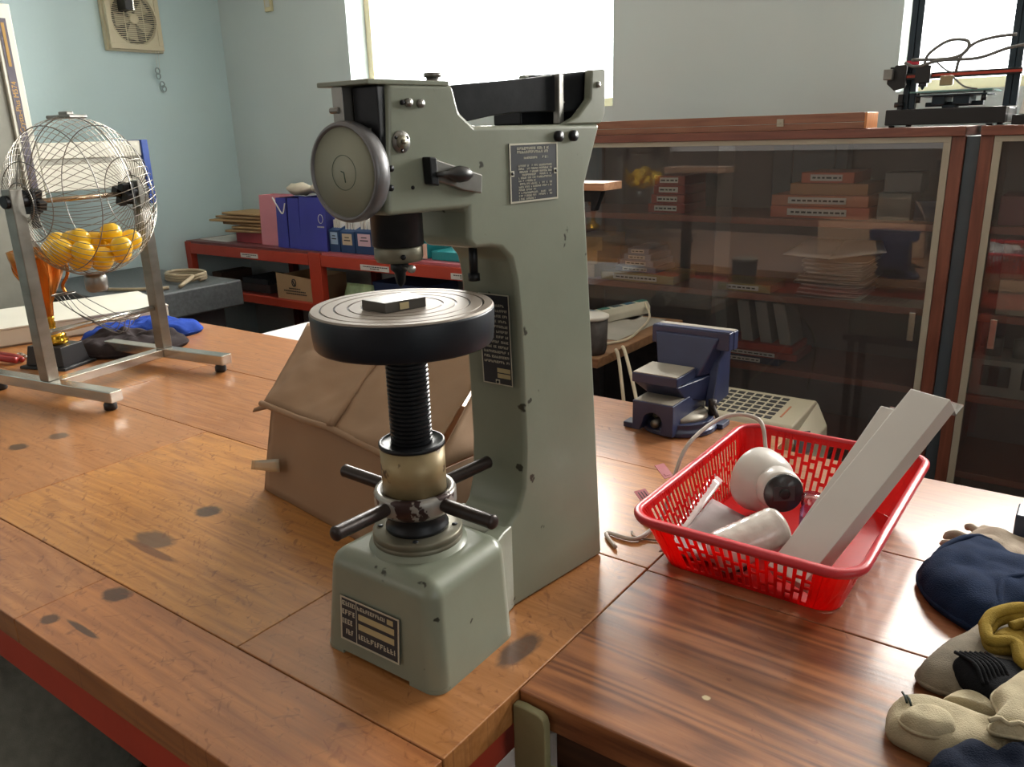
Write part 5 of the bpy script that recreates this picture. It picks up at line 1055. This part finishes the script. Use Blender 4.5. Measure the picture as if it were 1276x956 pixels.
bm = BM(); box(bm, -1.28, -1.14, 3.40, 3.55, 1.2015, 1.46); box(bm, -1.13, -.98, 3.42, 3.56, 1.2015, 1.46)
simple('grey_binders', bm, mat('slate_blue_board', '4a5660', .5), 'tall slate grey upright files behind the orange stack on the top shelf', 'binder', (-1.13, 3.5, 1.2)) if False else None
bm.free()
for k, (x0, x1) in enumerate(((-1.20, -1.12), (-1.115, -.95), (-.945, -.90))):
    bm = BM(); box(bm, x0, x1, 3.52, 3.60, 1.2015, 1.468); simple('tall_file', bm, mat('slate_blue_board', '5a6873', .5, var=.04), ('narrow left', 'wide middle', 'thin right')[k] + ' one of the tall slate grey files behind the orange stack', 'file', ((x0 + x1) / 2, 3.56, 1.2), .003, 'tall grey files on the top shelf')
M_cl = mat('cloudy_container', '6f7570', .3, var=.2, scale=6, coat=.3)
ibox('plastic_tub', 'cloudy grey plastic tub on the top shelf right of the orange box files', 'tub', -.715, -.60, 3.27, 3.45, 1.2015, 1.30, M_cl)
ibox('blue_tub', 'dark blue plastic tub at the right end of the top shelf', 'tub', -.59, -.50, 3.27, 3.45, 1.2015, 1.275, mat('dark_blue_tub', '27354f', .4))
ibox('grey_tub', 'grey lidded tub stacked on the cloudy tub on the top shelf', 'tub', -.705, -.58, 3.30, 3.45, 1.3015, 1.37, mat('grey_tub_plastic', '6a6d6e', .4, var=.1))
for k, (x0, z0_, x1) in enumerate(((-2.02, .8985, -1.90), (-2.02, .9615, -1.885), (-2.02, 1.0245, -1.86))):
    ibox('kraft_small_box', ('lower', 'middle', 'upper')[k] + ' small tan box of three stacked at the left end of the second shelf', 'box', x0, x1, 3.23, 3.45, z0_, z0_ + .062, M_kb, None, 'small tan boxes in the cabinet')
ibox('yellow_box', 'flat yellowish box with white label on the second shelf', 'box', -1.86, -1.50, 3.22, 3.45, .8985, .935, mat('ochre_box', 'a08a52', .6), M_white_paper)
for k in range(4):
    ibox('document_case', ('bottom', 'second', 'third', 'top')[k] + ' blue grey document case above the flat yellowish box', 'case', -1.80 + .02 * k, -1.60 - .012 * k, 3.25, 3.45, .936 + .027 * k, .962 + .027 * k, mat('blue_grey_case', '8a93a8', .5), M_white_paper, 'blue grey document cases')
ibox('yellow_box', 'small yellow labelled box right of centre on the second shelf', 'box', -1.30, -1.075, 3.22, 3.40, .8985, .932, mat('ochre_box', 'a08a52', .6), M_white_paper)
# folded cloth bundle: each folded sheet is a part
fb = thing('folded_sheets', 'stack of loosely folded white plastic sheets on the second shelf', 'sheets', (-.84, 3.35, .899))
rnd = random.Random(3); zz = .900
M_sh = mat('greyish_white_sheet', 'dcd8d0', .6, var=.08)
for k in range(9):
    x0 = -.965 + rnd.uniform(-.02, .02); x1 = -.735 + rnd.uniform(-.015, .015); bm = BM(); th = .0095
    pts = [(x1, zz + .002), ((x0 + x1) / 2, zz + .001 - .002), (x0 + .01, zz + .001), (x0 - .002, zz + .006), (x0 + .012, zz + .012), ((x0 + x1) / 2, zz + .008 - .004 * (k > 5)), (x1 - .01, zz + .012), (x1 + .006, zz + .015)]
    sp_ = spline([Vector((x, 3.23, z_)) for x, z_ in pts], 5); n = len(sp_)
    vs = []
    for (y, dz) in ((3.23, 0), (3.46, 0)):
        for p in sp_: vs.append((p.x, y, p.z))
        for p in reversed(sp_): vs.append((p.x, y, p.z + .0022))
    m2_ = 2 * n; _add(bm, vs, [tuple(range(m2_)), tuple(range(2 * m2_ - 1, m2_ - 1, -1))] + [(i, (i + 1) % m2_, (i + 1) % m2_ + m2_, i + m2_) for i in range(m2_)])
    obj('sheet', bm, M_sh, fb); zz += .0165
bm = BM(); crump(bm, ((-1.035, 3.22, zz + .012), (-.86, 3.22, zz + .004), (-.86, 3.45, zz + .045), (-.99, 3.45, zz + .05)), 10, 5, .005, 5, .004); obj('sheet', bm, M_sh, fb)
bm = BM(); crump(bm, ((-.86, 3.22, zz + .004), (-.655, 3.22, zz + .04), (-.72, 3.45, zz + .05), (-.86, 3.45, zz + .045)), 10, 5, .005, 7, .004); obj('sheet', bm, M_sh, fb)
# third shelf
for k, (x0, tl_) in enumerate(((-1.30, -.02), (-1.19, -.03), (-1.11, -.035), (-1.03, -.04))):
    bm = BM(); w = .05; prism = [(x0, 3.24, .690), (x0 + w, 3.24, .690), (x0 + w, 3.40, .690), (x0, 3.40, .690)]; hexa(bm, prism, [(p[0] + tl_, p[1], .690 + .168) for p in prism])
    simple('leaning_book', bm, mat('greyish_spine', '8d8b88', .6, var=.06), ('leftmost narrow', 'second', 'third', 'rightmost')[k] + ' grey file leaning to the left on the third cabinet shelf', 'file', (x0, 3.33, .69), .003, 'grey files leaning on the third shelf')
zz = .6015
for k, (x0, x1, m, lm) in enumerate(((-1.50, -1.02, mat('navy_flat_file', '24304c', .5), M_white_paper), (-1.48, -.95, M_rd, M_white_paper), (-1.45, -.97, mat('scarlet_file', 'b03a2c', .5), None))):
    if k == 0: pass
    ibox('flat_file', ('bottom navy', 'middle red', 'top scarlet')[k] + ' flat file in the pile beside the vise jaw on the third shelf', 'file', x0 + .12, x1 - .0, 3.22, 3.235 + .18, zz, zz + .028, m, lm, 'flat files piled on the third shelf'); zz += .029
# right cabinet contents
ibox('grey_case', 'dark red and grey folded bag on the top shelf of the right cabinet', 'bag', -.32, -.12, 3.24, 3.45, 1.2015, 1.30, mat('maroon_bag', '7a4048', .6, var=.15))
ibox('meter_box', 'cream framed instrument box on the second shelf of the right cabinet', 'instrument', -.285, -.10, 3.22, 3.4, .8985, 1.02, mat('cream_meter', '9b988a', .5), None)
bm = BM(); box(bm, -.265, -.12, 3.216, 3.2195, .915, .96)
simple('meter_window', bm, M_ink, '', '', (-.2, 3.2, .9)) if False else None
bm.free()
ibox('carton_brown', 'brown carton standing on the instrument box of the right cabinet', 'box', -.29, -.09, 3.24, 3.45, 1.0215, 1.15, mat('dusky_brown_carton', '6a5548', .7))
tm = thing('terminal_block', 'grey test bench with two dark round meters on the third shelf of the right cabinet', 'instrument', (-.20, 3.35, .602))
bm = BM(); box(bm, -.34, -.05, 3.22, 3.42, .6015, .735); obj('case', bm, mat('grey_instrument', '8a8d86', .5), tm, .004)
for x in (-.255, -.13):
    bm = BM(); box(bm, x - .045, x + .045, 3.2135, 3.2195, .64, .715); obj('meter_face', bm, M_black, tm, .012)
for k in range(3):
    bm = BM(); lathe(bm, [(.03, .736), (.03, .80)], 20, Matrix.Translation((-.28 + .09 * k, 3.30, 0))); obj('terminal_post', bm, mat('grey_clear', '6a706c', .4), tm)

# ================================================================== 3D PRINTER ON THE CABINET
pr = thing('desktop_printer', 'black framed desktop printer on top of the right cabinet against the window', 'printer', (-.5, 3.33, 1.529))
M_al = mat('blue_black_extrusion', '2c3a44', .4, .4, var=.1)
for (x0, x1, y0, y1, z0_, z1_) in ((-.70, -.335, 3.18, 3.225, 1.536, 1.588), (-.70, -.335, 3.46, 3.50, 1.536, 1.588), (-.70, -.65, 3.226, 3.459, 1.538, 1.584), (-.385, -.335, 3.226, 3.459, 1.538, 1.584)):
    bm = BM(); box(bm, x0, x1, y0, y1, z0_, z1_); obj('base_frame', bm, M_black, pr, .003)
for x in (-.68, -.38):
    for y in (3.20, 3.48): bm = BM(); cyl(bm, (x, y, 1.5285), (x, y, 1.5355), .010, seg=12); obj('rubber_foot', bm, M_black, pr)
for x in (-.668, -.358):
    bm = BM()
    for dx in (0, .021): box(bm, x + dx, x + dx + .019, 3.27, 3.31, 1.589, 2.12)
    box(bm, x + .006, x + .034, 3.278, 3.302, 1.589, 2.12); obj('upright', bm, M_al, pr, .002)
bm = BM(); box(bm, -.675, -.31, 3.27, 3.31, 2.121, 2.145); obj('top_beam', bm, M_al, pr, .002)
bm = BM(); box(bm, -.70, -.31, 3.235, 3.262, 1.686, 1.706); obj('gantry_beam', bm, M_black, pr, .002)
bm = BM(); box(bm, -.66, -.31, 3.2325, 3.2345, 1.692, 1.700); obj('gantry_stripe', bm, M_red, pr)
bm = BM(); prism = [(-.715, 1.71), (-.69, 1.735), (-.655, 1.735), (-.655, 1.66), (-.69, 1.652), (-.715, 1.675)]
n = 6; _add(bm, [(x, 3.225, z_) for x, z_ in prism] + [(x, 3.231, z_) for x, z_ in prism], [tuple(range(n)), tuple(reversed(range(n, 2 * n)))] + [(i, (i + 1) % n, (i + 1) % n + n, i + n) for i in range(n)]); box(bm, -.71, -.66, 3.232, 3.268, 1.67, 1.73); obj('gantry_carriage', bm, M_black, pr)
bm = BM(); box(bm, -.722, -.694, 3.19, 3.224, 1.688, 1.722); obj('stepper_motor', bm, M_steel, pr, .002)
bm = BM(); box(bm, -.622, -.575, 3.20, 3.233, 1.672, 1.728); box(bm, -.61, -.585, 3.205, 3.23, 1.660, 1.672); lathe(bm, [(.002, 1.650), (.008, 1.660)], 10, Matrix.Translation((-.598, 3.217, 0))); obj('print_head', bm, M_black, pr, .003)
bm = BM(); box(bm, -.545, -.505, 3.205, 3.23, 1.66, 1.692); obj('bracket', bm, mat('tan_bracket', '9a8a6a', .5), pr, .003)
bm = BM(); box(bm, -.66, -.62, 3.24, 3.26, 1.735, 1.748); obj('red_lever', bm, mat('anodised_red', 'b03040', .35, .5), pr)
bm = BM(); box(bm, -.635, -.385, 3.21, 3.45, 1.640, 1.645); obj('bed_glass', bm, mat('teal_bed_glass', '5b8580', .25), pr)
bm = BM(); box(bm, -.62, -.40, 3.22, 3.44, 1.628, 1.633); box(bm, -.60, -.42, 3.31, 3.345, 1.595, 1.61); box(bm, -.57, -.53, 3.25, 3.40, 1.60, 1.628); box(bm, -.505, -.455, 3.25, 3.40, 1.600, 1.628); box(bm, -.54, -.50, 3.27, 3.36, 1.589, 1.60); obj('bed_carriage', bm, M_al, pr, .002)
for x in (-.61, -.41): bm = BM(); cyl(bm, (x, 3.23, 1.608), (x, 3.23, 1.628), .008, seg=12); cyl(bm, (x, 3.23, 1.6335), (x, 3.23, 1.6395), .004, seg=8); obj('level_knob', bm, M_black, pr)
bm = BM(); box(bm, -.68, -.665, 3.255, 3.27, 1.589, 1.64); cyl(bm, (-.69, 3.26, 1.605), (-.66, 3.26, 1.605), .009, seg=12); obj('limit_switch', bm, M_black, pr)
for k, pts in enumerate((((-.60, 3.21, 1.728), (-.585, 3.20, 1.765), (-.53, 3.20, 1.80), (-.475, 3.20, 1.795), (-.475, 3.20, 1.765), (-.52, 3.20, 1.745), (-.64, 3.21, 1.748)), ((-.50, 3.21, 1.70), (-.49, 3.20, 1.745), (-.455, 3.20, 1.785), (-.40, 3.20, 1.80), (-.34, 3.22, 1.805)), ((-.66, 3.21, 1.74), (-.62, 3.20, 1.725), (-.55, 3.20, 1.74), (-.44, 3.20, 1.74), (-.36, 3.22, 1.765), (-.30, 3.24, 1.775)), ((-.56, 3.21, 1.735), (-.53, 3.20, 1.71), (-.51, 3.21, 1.70)), ((-.505, 3.21, 1.685), (-.47, 3.21, 1.655), (-.43, 3.21, 1.645)))):
    bm = BM(); tube(bm, spline([Vector(p) for p in pts], 8), .0052 if k < 3 else .003, 6); obj('cable', bm, mat('grey_cable_sleeve', '6a6a68', .6), pr)
bm = BM(); box(bm, -.32, -.20, 3.22, 3.40, 1.529, 1.56); simple('black_tray', bm, M_black, 'black plastic tray beside the printer at the right edge', 'tray', (-.26, 3.3, 1.529), .003)
bm = BM(); hexa(bm, [(-.305, 3.24, 1.5605), (-.24, 3.24, 1.5605), (-.24, 3.34, 1.5605), (-.305, 3.34, 1.5605)][0:4], [(-.29, 3.26, 1.66), (-.24, 3.26, 1.69), (-.24, 3.32, 1.69), (-.29, 3.32, 1.66)]); simple('white_box', bm, M_white_paper, 'small white tapered box on the black tray beside the printer', 'box', (-.28, 3.29, 1.56), .003)
